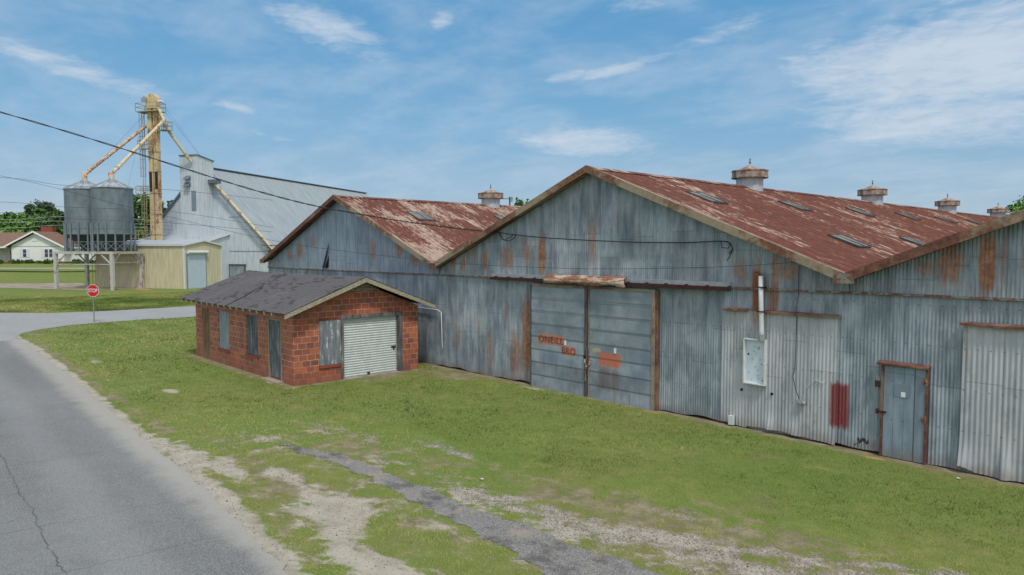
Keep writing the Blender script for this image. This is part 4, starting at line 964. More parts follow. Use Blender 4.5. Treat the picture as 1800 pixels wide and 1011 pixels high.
mb = MB(); mb.box(BX1-.12,BX1-.08,14.66,14.86,.93,1.0); mb.box(BX1-.11,BX1-.07,14.74,14.80,.86,.93); mb.build('latch', M['iron'], rd)
mb = MB(); mb.box(BX1-.12,BX1-.06,13.60,13.70,.05,.11); mb.build('handle', M['iron'], rd)
mb = MB(); mb.box(BX1-.135,BX1-.095,12.58,14.90,.005,.055); mb.build('bottom_rail', M['duct'], rd)
mb = MB(); mb.box(BX1-.15, BX1+.12, 12.5, 15.05, -.05, .012); mb.build('threshold', M['concrete'], hut)
mb = MB(); mb.box(-24.5,-23.2,BY0-.28,BY0+.02,-.05,.05); mb.build('door_step', M['concrete'], hut)

# ------------------------------------------------------------------ STOP SIGN
ss = thing('stop_sign', 'red octagonal stop sign on a thin grey post at the side road', 'sign', (-50.75, 10.7, 0)); ss.rotation_euler = (0, 0, R(-43-4))
ORG[ss.name] = Vector((0,0,0))
mb = MB(); mb.bar((0,0,0),(0,0,2.35),.06,.035); mb.build('post', M['post'], ss)
def octo(r, y0, y1): 
    k = r/math.cos(math.pi/8); pts = [(k*math.cos(math.pi/8+math.pi/4*i), y0, 2.05+k*math.sin(math.pi/8+math.pi/4*i)) for i in range(8)]; m_ = MB(); m_.poly(pts, y1-y0, (0,1,0)); return m_
octo(.385, -.032, -.024).build('sign_border', M['signwhite'], ss)
octo(.362, -.036, -.030).build('sign_face', M['redpaint'], ss)
t = text_mesh('STOP', .30, M['signwhite'], 'lettering', ss, (0, -.040, 2.045), off=.0, space=1.0)
t.scale = (.86, 1.12, 1)
ss.rotation_euler = (0, 0, R(137-90-2))

# ------------------------------------------------------------------ GRAIN YARD
yb = thing('yellow_shed', 'pale yellow ribbed metal shed with white roll door', 'shed', (0,0,0), YARD)
mb = MB(); mb.add([(-13.1,0,0),(0,0,0),(0,0,5.2),(-13.1,0,5.2)], [(0,1,2,3)]); mb.build('long_wall', M['yellow_x'], yb); mb = MB(); mb.add([(-13.1,6.5,0),(0,6.5,0),(0,6.5,5.2),(-13.1,6.5,5.2)], [(3,2,1,0)]); mb.build('long_wall', M['yellow_x'], yb)
for X in (0, -13.1): mb = MB(); mb.add([(X,0,0),(X,6.5,0),(X,6.5,5.2),(X,3.25,5.72),(X,0,5.2)], [(0,1,2,3,4)]); mb.build('end_wall', M['yellow_y'], yb)
mb = MB(); mb.add([(-13.2,-.15,5.19),(.15,-.15,5.19),(.15,3.25,5.76),(-13.2,3.25,5.76)], [(0,1,2,3)]); mb.add([(-13.2,6.65,5.19),(.15,6.65,5.19),(.15,3.25,5.76),(-13.2,3.25,5.76)], [(3,2,1,0)])
o = mb.build('roof', M['yroof'], yb); md = o.modifiers.new('s', 'SOLIDIFY'); md.thickness = .06; md.offset = 1
mb = MB(); mb.box(-.12,.03,-.03,.14,0,5.15); mb.box(-.1,.03,6.38,6.53,0,5.15); mb.bar((.17,-.15,5.15),(.17,3.25,5.72),.04,.16); mb.bar((.17,6.65,5.15),(.17,3.25,5.72),.04,.16); mb.box(-13.2,.15,-.18,-.15,5.08,5.2); mb.build('corner_trim', M['white'], yb)
mb = MB(); mb.box(.005,.06,.45,3.55,0,4.12)
for k in range(20): mb.box(.06,.075,.47,3.53,.1+k*.2,.18+k*.2)
d = mb.build('roll_door', M['rollwhite'], yb)
mb = MB(); mb.tube([(.22,.35,4.32),(.22,3.75,4.32)], .2, 12); mb.build('door_drum', M['white'], d)
mb = MB(); mb.box(.0,.1,.33,.45,0,4.2); mb.box(0,.1,3.55,3.65,0,4.2); mb.build('door_jamb', M['dk_louvre'], d)
# white lean-to annex (part of the barn)
barn = thing('grain_barn', 'tall white metal grain barn with steep grey roof and square headhouse', 'barn', (-9,14,0), YARD)
mb = MB(); mb.add([(-17,6.7,0),(-4.7,6.7,0),(-4.7,6.7,4.9),(-17,6.7,4.9)], [(0,1,2,3)]); mb.build('annex_wall', M['barn_x'], barn)
mb = MB(); mb.add([(-4.7,6.7,0),(-4.7,14,0),(-4.7,14,6.62),(-4.7,6.7,4.9)], [(0,1,2,3)]); mb.build('annex_side', M['barn_y'], barn); mb = MB(); mb.add([(-17,6.7,0),(-17,14,0),(-17,14,6.62),(-17,6.7,4.9)], [(3,2,1,0)]); mb.build('annex_side', M['barn_y'], barn)
mb = MB(); mb.poly([(-17.1,6.5,4.87),(-4.5,6.5,4.87),(-4.5,14,6.66),(-17.1,14,6.66)], .08, (0,0,1)); mb.build('annex_roof', M['yroof'], barn)
EZb, RZb = 4.95, 16.1; XL, XR, XC = -19.9, 1.9, -9.0
mb = MB(); mb.add([(XL,14,0),(XR,14,0),(XR,14,EZb),(XC,14,RZb),(XL,14,EZb)], [(0,1,2,3,4)]); mb.build('gable_wall', M['barn_x'], barn); mb = MB(); mb.add([(XL,62,0),(XR,62,0),(XR,62,EZb),(XC,62,RZb),(XL,62,EZb)], [(4,3,2,1,0)]); mb.build('gable_wall', M['barn_x'], barn)
mb = MB(); mb.add([(XR,14,0),(XR,62,0),(XR,62,EZb),(XR,14,EZb)], [(0,1,2,3)]); mb.build('side_wall', M['barn_y'], barn); mb = MB(); mb.add([(XL,14,0),(XL,62,0),(XL,62,EZb),(XL,14,EZb)], [(3,2,1,0)]); mb.build('side_wall', M['barn_y'], barn)
for X, s_ in ((XR, 1), (XL, -1)):
    mb = MB(); dz = (RZb-EZb)/(XR-XC); mb.poly([(X+.25*s_,13.85,EZb-.25*dz+.06),(X+.25*s_,62.2,EZb-.25*dz+.06),(XC,62.2,RZb+.06),(XC,13.85,RZb+.06)], .07, (0,0,1))
    mb.build('roof_slope', M['barn_roof'], barn)
    mb = MB(); mb.bar((X+.25*s_,13.80,EZb-.25*dz+.02),(XC,13.80,RZb+.08),.10,.26, up=(0,0,1)); mb.build('rake_trim', M['barn_trim'], barn)
mb = MB(); mb.bar((XC,13.8,RZb+.16),(XC,62.2,RZb+.16),.7,.10); mb.build('ridge_cap', M['barn_trim'], barn)
# headhouse tower
TX0, TX1 = -9.95, -7.05
tw = MB(); tw.add([(TX0,11,0),(TX1,11,0),(TX1,11,17.35),(TX0,11,17.35)], [(0,1,2,3)]); tw = tw.build('headhouse', M['barn_x'], barn)
mb = MB()
for X in (TX0, TX1): mb.add([(X,11,0),(X,14.1,0),(X,14.1,16.85),(X,11,17.35)], [(0,1,2,3)])
mb.add([(TX0,14.1,0),(TX1,14.1,0),(TX1,14.1,16.85),(TX0,14.1,16.85)], [(3,2,1,0)]); mb.build('headhouse_side', M['barn_y'], tw)
mb = MB(); mb.poly([(TX0-.1,10.9,17.34),(TX1+.1,10.9,17.34),(TX1+.1,14.2,16.84),(TX0-.1,14.2,16.84)], .12, (0,0,1)); mb.build('headhouse_roof', M['barn_trim'], tw)
mb = MB(); mb.box(-8.15,-7.42,10.95,10.985,9.9,12.6); mb.build('louvre', M['dk_louvre'], tw)
for zz_ in (13.2, 14.1):
    mb = MB(); mb.add([(-9.0,11,zz_+.55),(-8.25,11,zz_+.55),(-8.15,10.4,zz_),(-9.1,10.4,zz_),(-9.0,11,zz_),(-8.25,11,zz_)], [(3,2,1,0),(3,4,5,2),(0,4,3),(1,2,5)]); mb.build('vent_hood', M['barn_trim'], tw)
mb = MB(); mb.box(-7.04,-5.7,12.9,13.9,13.75,14.25); mb.build('chute_box', M['barn_trim'], barn)
mb = MB(); mb.tube([(-6.3,13.3,13.8),(-5.6,13.25,13.1),(3.1,13.2,4.45)], .19, 8); mb.build('chute', M['spout'], barn)
mb = MB()
for k in range(5):
    t = .12+.18*k; p = Vector((-5.6,13.25,13.1)).lerp(Vector((3.1,13.2,4.45)), t); mb.tube([p-Vector((.1,0,-.1)), p+Vector((.1,0,-.1))], .22, 8)
mb.build('chute_clamp', M['spout'], barn)
mb = MB(); mb.bar((1.2,13.1,5.2),(3.6,13.1,5.2),.12); mb.bar((2.0,13.3,4.9),(2.0,14,4.9),.1); mb.box(1.95,2.5,13.4,13.9,4.0,4.6); mb.build('chute_bracket', M['fascia_dark'], barn)
mb = MB(); mb.box(-4.6,-2.2,13.93,13.99,0,2.45); o = mb.build('low_door', M['wall'], barn, attrs={'rust': [0.]*8})
mb = MB(); mb.box(-4.75,-4.6,13.88,14,0,2.6); mb.box(-2.2,-2.05,13.88,14,0,2.6); mb.box(-4.85,-1.95,13.86,14,2.45,2.62); mb.build('door_frame', M['timber_dark'], o)
mb = MB(); mb.add([(-4.6,13.97,0),(-.6,13.97,0),(-.6,13.97,9.0),(-4.6,13.97,9.0)], [(0,1,2,3)])
mb = MB()
for zz_ in (4.4, 9.1): mb.box(-4.6, (1.85 if zz_ < 5 else -2.2), 13.95, 13.99, zz_, zz_+.05)
mb.build('lap_line', M['dk_louvre'], barn)

# bucket elevator
el = thing('bucket_elevator', 'tall pale yellow bucket elevator tower with ladders and spouts', 'grain elevator', (-11.2,8,0), YARD)
EY = 8.0
for a in (-12.05, -11.15):
    mb = MB(); mb.box(a, a+.62, EY-.25, EY+.25, 0, 23.4); mb.build('trunk', M['yel_steel'], el)
mb = MB()
for zz_ in (6.6, 9.3, 12.1, 14.9, 17.5, 20.1, 22.0):
    for a in (-12.05, -11.15): mb.box(a-.05, a+.67, EY-.30, EY+.30, zz_, zz_+.09)
mb.build('trunk_flange', M['spout_rust'], el)
for a, z0, z1 in ((-12.0,12.3,15.0),(-11.08,12.6,14.9),(-11.07,7.5,12.0)):
    mb = MB(); mb.box(a, a+.45, EY-.265, EY-.252, z0, z1); mb.build('rust_panel', M['spout_rust' if z0 < 8 else 'rail'], el) if z0 > 8 else mb.build('rust_panel', M['spout_rust'], el)
mb = MB(); prof = [(-12.15,23.2),(-10.45,23.2),(-10.45,24.2)] + [(-11.3+.85*math.cos(R(a)), 24.2+.9*math.sin(R(a))) for a in range(15, 180, 15)] + [(-12.15,24.2)]
mb.poly([(p[0],EY-.35,p[1]) for p in prof], .7, (0,1,0)); hd = mb.build('head_hood', M['yel_steel'], el)
mb = MB(); mb.tube([(-12.3,EY-.5,24.5),(-12.3,EY+.3,24.5)], .28, 10); mb.box(-12.6,-11.9,EY-.7,EY-.4,24.1,24.5); mb.build('motor', M['duct'], el)
mb = MB(); mb.tube([(-10.0,EY-.5,24.0),(-10.0,EY+.2,24.0)], .2, 10); mb.build('bearing', M['white'], el)
def platform(x0, x1, y0, y1, z, nm='platform', rail=1.05, open_=()):
    mb = MB(); mb.box(x0, x1, y0, y1, z-.08, z); p = mb.build(nm, M['ladder'], el); mb = MB()
    for X in (x0, (x0+x1)/2, x1):
        for Y in (y0, y1): mb.bar((X,Y,z),(X,Y,z+rail),.06)
    for h in (.55, rail):
        mb.bar((x0,y0,z+h),(x1,y0,z+h),.06); mb.bar((x0,y1,z+h),(x1,y1,z+h),.06); mb.bar((x0,y0,z+h),(x0,y1,z+h),.06); mb.bar((x1,y0,z+h),(x1,y1,z+h),.06)
    mb.build('railing', M['ladder'], p)
platform(-13.4,-10.0,EY-.8,EY+.8,22.8); platform(-13.0,-11.2,EY-1.0,EY-.4,17.9); platform(-13.9,-12.3,EY-.6,EY+.6,12.0); platform(-10.2,-8.8,EY-.6,EY+.5,20.3); platform(-14.6,-12.2,EY-.9,EY-.1,6.15,'walkway')
def ladder(x, y, z0, z1):
    mb = MB(); mb.bar((x-.2,y,z0),(x-.2,y,z1),.05); mb.bar((x+.2,y,z0),(x+.2,y,z1),.05); z = z0
    while z < z1: mb.bar((x-.2,y,z),(x+.2,y,z),.035); z += .3
    return mb.build('ladder', M['ladder'], el)
def cage(x, y, z0, z1):
    mb = MB(); z = z0
    while z <= z1+.01:
        mb.tube([(x+.38*math.cos(R(a)), y-.1-.38*math.sin(R(a)), z) for a in range(-10, 200, 30)], .025, 4); z += 1.1
    for a in (0, 45, 90, 135, 180): mb.bar((x+.38*math.cos(R(a)), y-.1-.38*math.sin(R(a)), z0),(x+.38*math.cos(R(a)), y-.1-.38*math.sin(R(a)), z1),.03)
    mb.build('ladder_cage', M['ladder'], el)
for z0, z1 in ((18.0,22.9),(12.1,18.0),(6.2,12.0)): ladder(-12.75, EY-.3, z0, z1); cage(-12.75, EY-.3, z0+(2.2 if z0 < 18 else .4), z1)
def spout(a, b, mat, r=.2, tip=True):
    mb = MB(); mb.tube([a, b], r, 10); s = mb.build('spout', M[mat], el, smooth=False); mb = MB(); A, B = Vector(a), Vector(b); d = (B-A).normalized()
    L = (B-A).length; k = 1.5
    while k < L: p = A+d*k; mb.tube([p-d*.06, p+d*.06], r+.05, 10); k += 3.2
    mb.build('spout_flange', M['spout'], s); return s
B1 = (-12.1, -2.1); B2 = (-7.75, -2.45)
spout((-12.3,EY-.3,20.9), (B1[0]-.35,B1[1]+.3,13.6), 'spout_rust')
spout((-9.0,EY-.7,21.4), (B2[0]-.3,B2[1]+.5,13.7), 'spout')
spout((-9.6,EY+.1,20.9), (-7.9,10.75,16.5), 'spout')
spout((-10.35,EY-.1,23.2), (-8.95,EY-.7,21.4), 'spout'); spout((-10.35,EY-.0,22.2), (-9.3,EY+.0,20.8), 'spout')
for bx, by in (B1, B2):
    mb = MB(); mb.tube([(bx-.35,by+.3,13.75),(bx-.25,by+.2,13.35),(bx,by,12.75)], [.28,.32,.22], 10); mb.build('spout_boot', M['spout_rust'], el)
mb = MB()
for a, b in (((-12.3,EY,22.8),(B1[0],B1[1],13.2)), ((-9.6,EY,23.5),(-5,EY+14,6)), ((-12.5,EY,23.5),(-18,EY,6)), ((-10.,EY,23.3),(-7.5,12,17.4))): mb.tube([a, b], .012, 4)
mb.build('guy_wire', M['wire'], el)

# bins and their stand
def hopper_bin(name, label, bx, by):
    t = thing(name, label, 'grain bin', (bx, by, 4.45), YARD, group='grain bins on the steel stand')
    mb = MB(); mb.lathe((bx,by,0), [(2.17,6.45),(2.17,11.8)], 40); mb.build('bin_wall', M['bin'], t, smooth=True)
    mb = MB(); mb.lathe((bx,by,0), [(2.27,11.72),(2.27,11.8),(.35,12.78),(.30,12.95)], 20)
    for k in range(20):
        a = 2*math.pi*k/20; mb.bar((bx+2.25*math.cos(a),by+2.25*math.sin(a),11.84),(bx+.36*math.cos(a),by+.36*math.sin(a),12.82),.05,.05)
    mb.build('bin_roof', M['binroof'], t)
    mb = MB(); mb.lathe((bx,by,0), [(2.15,6.46),(.35,4.62),(.35,4.46)], 32); mb.build('hopper', M['hopper'], t, smooth=True)
    for k in range(15):
        a = 2*math.pi*(k+.35)/15; c, s_ = math.cos(a), math.sin(a); mb = MB(); mb.bar((bx+2.24*c,by+2.24*s_,4.46),(bx+2.24*c,by+2.24*s_,7.75),.16,.10); mb.build('stiffener', M['rib'], t)
    mb = MB()
    for k in range(15):
        a = 2*math.pi*(k+.35)/15; b = 2*math.pi*(k+1.35)/15; p = lambda q, z: (bx+2.18*math.cos(q),by+2.18*math.sin(q),z)
        mb.bar(p(a,5.55),p(b,5.55),.06); mb.bar(p(a,4.55),p(b,5.5),.05); mb.bar(p(a,5.5),p(b,4.55),.05)
    mb.build('leg_bracing', M['rib'], t); mb = MB(); mb.lathe((bx,by,0), [(2.18,7.1),(2.21,7.1),(2.21,7.16),(2.18,7.16)], 40); mb.lathe((bx,by,0), [(2.18,6.42),(2.22,6.42),(2.22,6.52),(2.18,6.52)], 40); mb.build('ring', M['rib'], t)
hopper_bin('grain_bin', 'galvanised hopper bin farther from the yellow shed corner, under the rusty spout', *B1)
hopper_bin('grain_bin', 'galvanised hopper bin nearer the elevator, overlapping its neighbour in front', *B2)
st = thing('bin_stand', 'rust streaked steel stand on four legs carrying the two grain bins', 'steel stand', (-10,-2.3,0), YARD)
Xa, Xb, Ya, Yb = -14.25, -5.6, -4.6, -.4
mb = MB()
for Y in (Ya, Yb): mb.box(Xa-.2, Xb+.2, Y-.1, Y+.1, 4.14, 4.42)
for X in (Xa, (Xa+Xb)/2-.1, Xb): mb.box(X-.1, X+.1, Ya+.1, Yb-.1, 4.14, 4.415)
for k in range(9): mb.box(Xa+.6+k*1.04, Xa+.72+k*1.04, Ya+.1, Yb-.1, 4.3, 4.41)
mb.build('beam', M['legsteel'], st)
for X in (-14.05, -5.85):
    for Y in (Ya, Yb):
        mb = MB(); mb.box(X-.19, X+.19, Y-.16, Y+.16, 0, 4.14); mb.build('leg', M['legsteel'], st)
mb = MB()
for Y in (Ya, Yb):
    mb.bar((-14.05,Y,2.95),(-5.95,Y,2.95),.09)
    for X, s_ in ((-14.05,1),(-5.95,-1)): mb.bar((X+.1*s_,Y,3.0),(X+1.5*s_,Y,4.15),.12)
for X in (-14.05,-5.85):
    mb.bar((X,Ya,3.15),(X,Yb,3.15),.09); mb.bar((X,Ya,3.0),(X,Ya+1.2,4.15),.12); mb.bar((X,Yb,3.0),(X,Yb-1.2,4.15),.12)
mb.build('brace', M['legsteel'], st)
mb = MB(); mb.bar((-12.7,-.9,0),(-12.7,-.9,4.1),.05); mb.bar((-12.25,-.9,0),(-12.25,-.9,4.1),.05)
for k in range(13): mb.bar((-12.7,-.9,.25+k*.3),(-12.25,-.9,.25+k*.3),.035)
mb.build('ladder', M['ladder'], st)

# ------------------------------------------------------------------ HOUSE
ho = thing('white_house', 'cream clapboard house with brown roof and red brick chimney', 'house', (0,0,0), HOUSE)
def siding_mat():
    n = NT('clapboard'); s = n.sep(); fr = n.m('FRACT', n.m('DIVIDE', s[2], .2)); a = n.noise(1., det=3.)
    col = n.mix(n.mr(a,.3,.7), lin(206,209,202), lin(218,221,214)); col = n.mix(n.m('MULTIPLY', n.mr(fr,0,.12,1.,0.), .25), col, lin(130,134,128)); return n.out(col, .7)
M['siding'] = siding_mat()
mb = MB(); mb.add([(0,0,.35),(9.4,0,.35),(9.4,0,2.96),(4.4,0,5.45),(0,0,3.2)], [(0,1,2,3,4)]); mb.add([(9.4,0,.35),(9.4,7,.35),(9.4,7,3),(9.4,0,2.96)], [(0,1,2,3)]); mb.add([(0,0,.35),(0,3.2,.35),(0,3.2,3.1),(0,0,3.1)], [(3,2,1,0)])
mb.add([(-30,3.2,.35),(0,3.2,.35),(0,3.2,3.1),(-30,3.2,3.1)], [(0,1,2,3)]); mb.add([(9.4,1.8,.35),(15.6,1.8,.35),(15.6,1.8,2.9),(9.4,1.8,2.9)], [(0,1,2,3)]); mb.add([(15.6,1.8,.35),(15.6,9,.35),(15.6,9,2.9),(15.6,5.4,4.4),(15.6,1.8,2.9)], [(0,1,2,3,4)])
mb.build('wall', M['siding'], ho)
mb = MB(); mb.box(-.05,9.45,-.05,0,-.6,.35); mb.box(9.45,15.65,1.75,1.8,-.6,.35); mb.box(-30,-.05,.6,.7,-.6,.25); mb.build('brick_base', M['redbrick'], ho)
mb = MB(); mb.poly([(-1.1,-.5,2.86),(-1.1,6,2.86),(4.3,6,5.62),(4.3,-.5,5.62)], .12, (0,0,1)); mb.poly([(9.9,-.5,2.78),(9.9,6,2.78),(4.3,6,5.62),(4.3,-.5,5.62)], .12, (0,0,1))
mb.poly([(-31,.3,2.9),(4.3,.3,2.9),(4.3,6.2,5.55),(-31,6.2,5.55)], .12, (0,0,1)); mb.poly([(-31,12,2.9),(4.3,12,2.9),(4.3,6.2,5.55),(-31,6.2,5.55)], .12, (0,0,1))
mb.poly([(8.0,1.3,2.8),(16.1,1.3,2.8),(16.1,5.4,4.5),(8.0,5.4,4.5)], .12, (0,0,1)); mb.poly([(8.0,9.3,2.8),(16.1,9.3,2.8),(16.1,5.4,4.5),(8.0,5.4,4.5)], .12, (0,0,1))
hr = mb.build('roof', M['brown_roof'], ho)
mb = MB(); mb.box(1.6,3.8,5.6,6.6,5.2,6.7); mb.build('chimney', M['redbrick'], hr)
mb = MB(); mb.bar((-1.15,-.55,2.86),(4.3,-.55,5.66),.08,.26); mb.bar((9.95,-.55,2.80),(4.3,-.55,5.66),.08,.26); mb.box(-31,-.9,.2,.28,2.74,3.0); mb.box(9.9,16.1,1.2,1.28,2.66,2.9); mb.build('fascia', M['signwhite'], ho)
def hwin(x0, x1, z0, z1, y=0., shut=True):
    mb = MB(); mb.box(x0,x1,y-.05,y-.01,z0,z1); w = mb.build('window', M['signwhite'], ho)
    mb = MB(); mb.box(x0+.08,x1-.08,y-.07,y-.052,z0+.08,(z0+z1)/2-.03); mb.box(x0+.08,x1-.08,y-.07,y-.052,(z0+z1)/2+.03,z1-.08); mb.build('pane', M['glass'], w)
    return w
def shutter(x0, x1, z0, z1):
    mb = MB(); mb.box(x0,x1,-.05,-.01,z0,z1)
    for k in range(12): mb.box(x0+.06,x1-.06,-.06,-.05,z0+.06+k*.11,z0+.12+k*.11)
    mb.build('shutter', M['shutterw'], ho)
hwin(2.0,2.75,1.05,2.6); shutter(1.55,1.98,1.05,2.6); shutter(2.77,3.2,1.05,2.6)
hwin(5.9,6.65,1.05,2.6); hwin(6.7,7.45,1.05,2.6); shutter(5.45,5.88,1.05,2.6); shutter(7.47,7.9,1.05,2.6)
hwin(10.2,10.85,1.4,2.15,1.8); hwin(10.95,11.6,1.4,2.15,1.8)
mb = MB(); mb.box(4.0-.2,5.0-.2,-.06,-.01,3.95,4.3); mb.build('gable_vent', M['shutterw'], ho)
mb = MB(); mb.box(0,9.4,-.03,-.005,2.98,3.06); mb.build('frieze', M['dk_louvre'], ho)
for X in (-.4, -3.6, -8): 
    mb = MB(); mb.box(X-.1,X+.1,.65,.85,.2,2.85); mb.build('porch_post', M['signwhite'], ho)
hwin(-2.6,-1.2,.4,2.5,3.2)

# ------------------------------------------------------------------ plants
def leaf_cloud(lobes, n, size, seed):
    g = np.random.default_rng(seed); P = []; per = np.array([l[3]*l[4]*l[5] for l in lobes])**.66; per = (per/per.sum()*n).astype(int)
    for (cx, cy, cz, rx, ry, rz), k in zip(lobes, per):
        d = g.normal(size=(k, 3)); d /= np.linalg.norm(d, axis=1)[:,None]; r = g.uniform(.25, 1, k)**.45*(1+.22*(g.random(k)-.5))
        wave = 1+.22*np.sin(d[:,0]*5+seed)*np.sin(d[:,1]*6+cx)*np.cos(d[:,2]*5+cz)
        P.append(np.array([cx,cy,cz]) + d*(r*wave)[:,None]*np.array([rx,ry,rz]))
    P = np.concatenate(P)
    # clumps: gather leaves towards random clump centres so that gaps open between them
    cc = P[g.integers(0, len(P), max(20, n//60))]; best = np.zeros(len(P), int); bd = np.full(len(P), 1e9)
    for i, c in enumerate(cc):
        dd = ((P-c)**2).sum(1); m = dd < bd; bd[m] = dd[m]; best[m] = i
    P = P + (cc[best]-P)*.42
    k = len(P); a = g.normal(size=(k,3)); a /= np.linalg.norm(a,axis=1)[:,None]; b = np.cross(a, g.normal(size=(k,3))); b /= np.linalg.norm(b,axis=1)[:,None]
    s = size*g.uniform(.6, 1.4, k)[:,None]
    V = np.stack([P-a*s-b*s*.6, P+a*s-b*s*.5, P+a*s*.7+b*s*.6, P-a*s*.8+b*s*.5], 1).reshape(-1,3)
    r = np.clip(.5 + g.normal(0,.18,k) + (g.random(len(cc))[best]-.5)*.5, 0, 1)
    return V, np.arange(4*k).reshape(-1,4), np.repeat(r, 4)
def tree(label, x, y, h, w, kind, seed, base=None, nl=9, n=6000, leaf=.22, group=None, cat='tree', name='leafy_tree', low=.15, lobes=None, trunk=True):
    z0 = float(zg(np.array([x]), np.array([y]))[0]) if base is None else base
    g = random.Random(seed); t = thing(name, label, cat, (x, y, z0), group=group); ORG[t.name] = Vector((0,0,0))
    if lobes is None:
        lobes = [(0,0,h*.62,w*.34,w*.34,h*.34)]
        for i in range(nl):
            a = 6.283*i/nl+g.random(); rr = w*.30*g.uniform(.7,1.2); zz_ = h*g.uniform(low+.18,.86); q = w*g.uniform(.15,.25)
            if zz_ > h*.7: rr *= .6
            lobes.append((rr*math.cos(a), rr*math.sin(a), zz_, q, q, q*.8))
    V, F, r = leaf_cloud(lobes, n, leaf, seed)
    npmesh('crown', V, F, M[kind], r, parent=t)
    if trunk:
        mb = MB(); mb.tube([(0,0,-.2),(.1,0,h*.25),(.0,.1,h*.5),(0,0,h*.8)], [w*.035+.05,w*.028+.04,w*.02+.02,.04], 8)
        for i in range(6):
            l = lobes[1+i % (len(lobes)-1)]; s0 = h*(.25+.06*i); mb.tube([(0,0,s0),((l[0])*.5,l[1]*.5,(s0+l[2])*.5),(l[0],l[1],l[2])], [w*.014+.03,w*.01+.02,.02], 6)
        mb.build('trunk', M['bark'], t)
    return t
def cam_pt(px, D):    # a spot D metres ahead on the column px of the 1800-pixel-wide picture
    k = (px-900)/1223; f = Vector((FW[0], FW[1], 0)); r = Vector((-FW[1], FW[0], 0))*-1
    p = (f + r*k)*D; return p.x, p.y
TL = [(-28,158,10.5,12,'leaf_bright','broad pale green tree at the far left edge behind the house'),
    (8,165,12.3,11,'leaf_dark','rounded dark green tree left behind the house roof'),
    (24,172,12.2,9,'leaf_bright','light green tree just right of the dark rounded one, over the house roof'),
    (46,152,9.8,9,'leaf_bright','low bright green tree behind the chimney, left side'),
    (66,160,11.2,10,'leaf_bright','bright green tree rising straight behind the brick chimney'),
    (75,185,16.8,8,'leaf_blue','thin topped pine standing above the other trees behind the house'),
    (93,160,12.8,10,'leaf_dark','dark dense tree between the pine and the grain bins'),
    (112,150,12.2,9,'leaf_dark','dark tree half hidden by the left grain bin'),
    (140,170,11.5,12,'leaf_dark','low dark tree behind the two grain bins'),
    (175,165,11,12,'leaf_bright','low light tree behind the right grain bin'),
    (208,150,12,10,'leaf_dark','mid green tree behind the right grain bin edge'),
    (243,135,14.6,8.5,'leaf_dark','tall dark tree between the grain bins and the elevator'),
    (262,150,10.5,9,'leaf_bright','low green tree seen through the elevator ladder'),
    (290,138,13.8,8,'leaf_dark','dark tree between the elevator and the barn roof')]
for i, (px_, D, h, w, kd, lb) in enumerate(TL):
    x_, y_ = cam_pt(px_, D); tree(lb, x_, y_, h-.6, w*1.4, kd, 11+i*7, nl=14, n=9000, leaf=.27, group='trees behind the yard', name='pine_tree' if kd == 'leaf_blue' else 'leafy_tree', low=(.45 if kd == 'leaf_blue' else -.1))
x_, y_ = cam_pt(1812, 82); tree('bright green tree above the right warehouse roof edge', x_, y_, 11.6, 10, 'leaf_bright', 301, n=9000, leaf=.15)
x_, y_ = cam_pt(917, 115); tree('small treetop showing behind the left warehouse ridge', x_, y_, 12.4, 6, 'leaf_dark', 302, n=3000, leaf=.2)
hs = [(-1.3,-1.2,.8,.55),(1.7,-1.3,2.2,.62),(4.0,-1.2,1.5,.55),(5.7,-1.1,1.2,.38),(7.1,-1.2,.85,.6),(8.6,-1.2,1.1,.62),(11.3,.5,1.5,.6),(14.2,.6,1.2,.5),(12.9,.5,.9,.3)]
hl = ['small round shrub left of the house front corner','widest clipped shrub below the single window','clipped shrub between the two front windows','low flat shrub under the paired windows','upright shrub right of the paired windows','rounded shrub at the right front corner of the house','shrub under the small wing windows','shrub near the right end of the house wing','low shrub between the two wing shrubs']
for i, (hx, hy, w, hh_) in enumerate(hs):
    p = frame_pt(HOUSE, (hx, hy, 0)); t = thing('shrub', hl[i], 'shrub', (p.x, p.y, 2.1), group='shrubs along the house front'); ORG[t.name] = Vector((0,0,0)); t.rotation_euler = (0,0,R(47))
    V, F, r = leaf_cloud([(0,0,.55*hh_*1.3,w*.6,.55,hh_*.75),(w*.3,0,.5*hh_*1.2,w*.4,.5,hh_*.6),(-w*.3,0,.5*hh_*1.2,w*.4,.5,hh_*.6)], 1400, .08, 400+i)
    npmesh('foliage', V, F, M['leaf_hedge'], r, parent=t)
    mb = MB(); mb.tube([(0,0,-.1),(0,0,hh_*.6)], .05, 6); mb.build('stem', M['bark'], t)

# ------------------------------------------------------------------ wires and pole
def lerp_path(pts, n=40):
    P = [Vector(p) for p in pts]; out = []
    for i in range(len(P)-1):
        p0 = P[max(i-1,0)]; p1 = P[i]; p2 = P[i+1]; p3 = P[min(i+2,len(P)-1)]
        for k in range(n):
            t = k/n; out.append(.5*((2*p1)+(p2-p0)*t+(2*p0-5*p1+4*p2-p3)*t*t+(3*p1-p0-3*p2+p3)*t*t*t))
    out.append(P[-1]); return out
path = lerp_path([(-36.5,-8.,12.9),(-29.82,3.66,9.42),(-25.51,11.0,6.82),(-23.3,14.03,6.0),(-20.63,16.13,5.50),(-18.51,16.62,5.30)], 30)
mb = MB()
for ph in (0, math.pi): mb.tube([p+Vector((.02*math.cos(i*.9+ph),0,.02*math.sin(i*.9+ph))) for i, p in enumerate(path)], .014, 5)
mb.build('twisted_strand', M['cable'], None, label='thick twisted service cable running down to the warehouse gable', cat='cable', org=(0,0,0)).name = 'service_cable'
path = lerp_path([(-18.51,16.62,5.30),(-17.9,16.66,5.22),(-16,16.68,5.06),(-13,16.7,4.92),(-11,16.7,4.88),(-9.75,16.7,4.91),(-9.5,16.7,4.84),(-9.42,16.68,4.70),(-9.5,16.66,4.58)], 10)
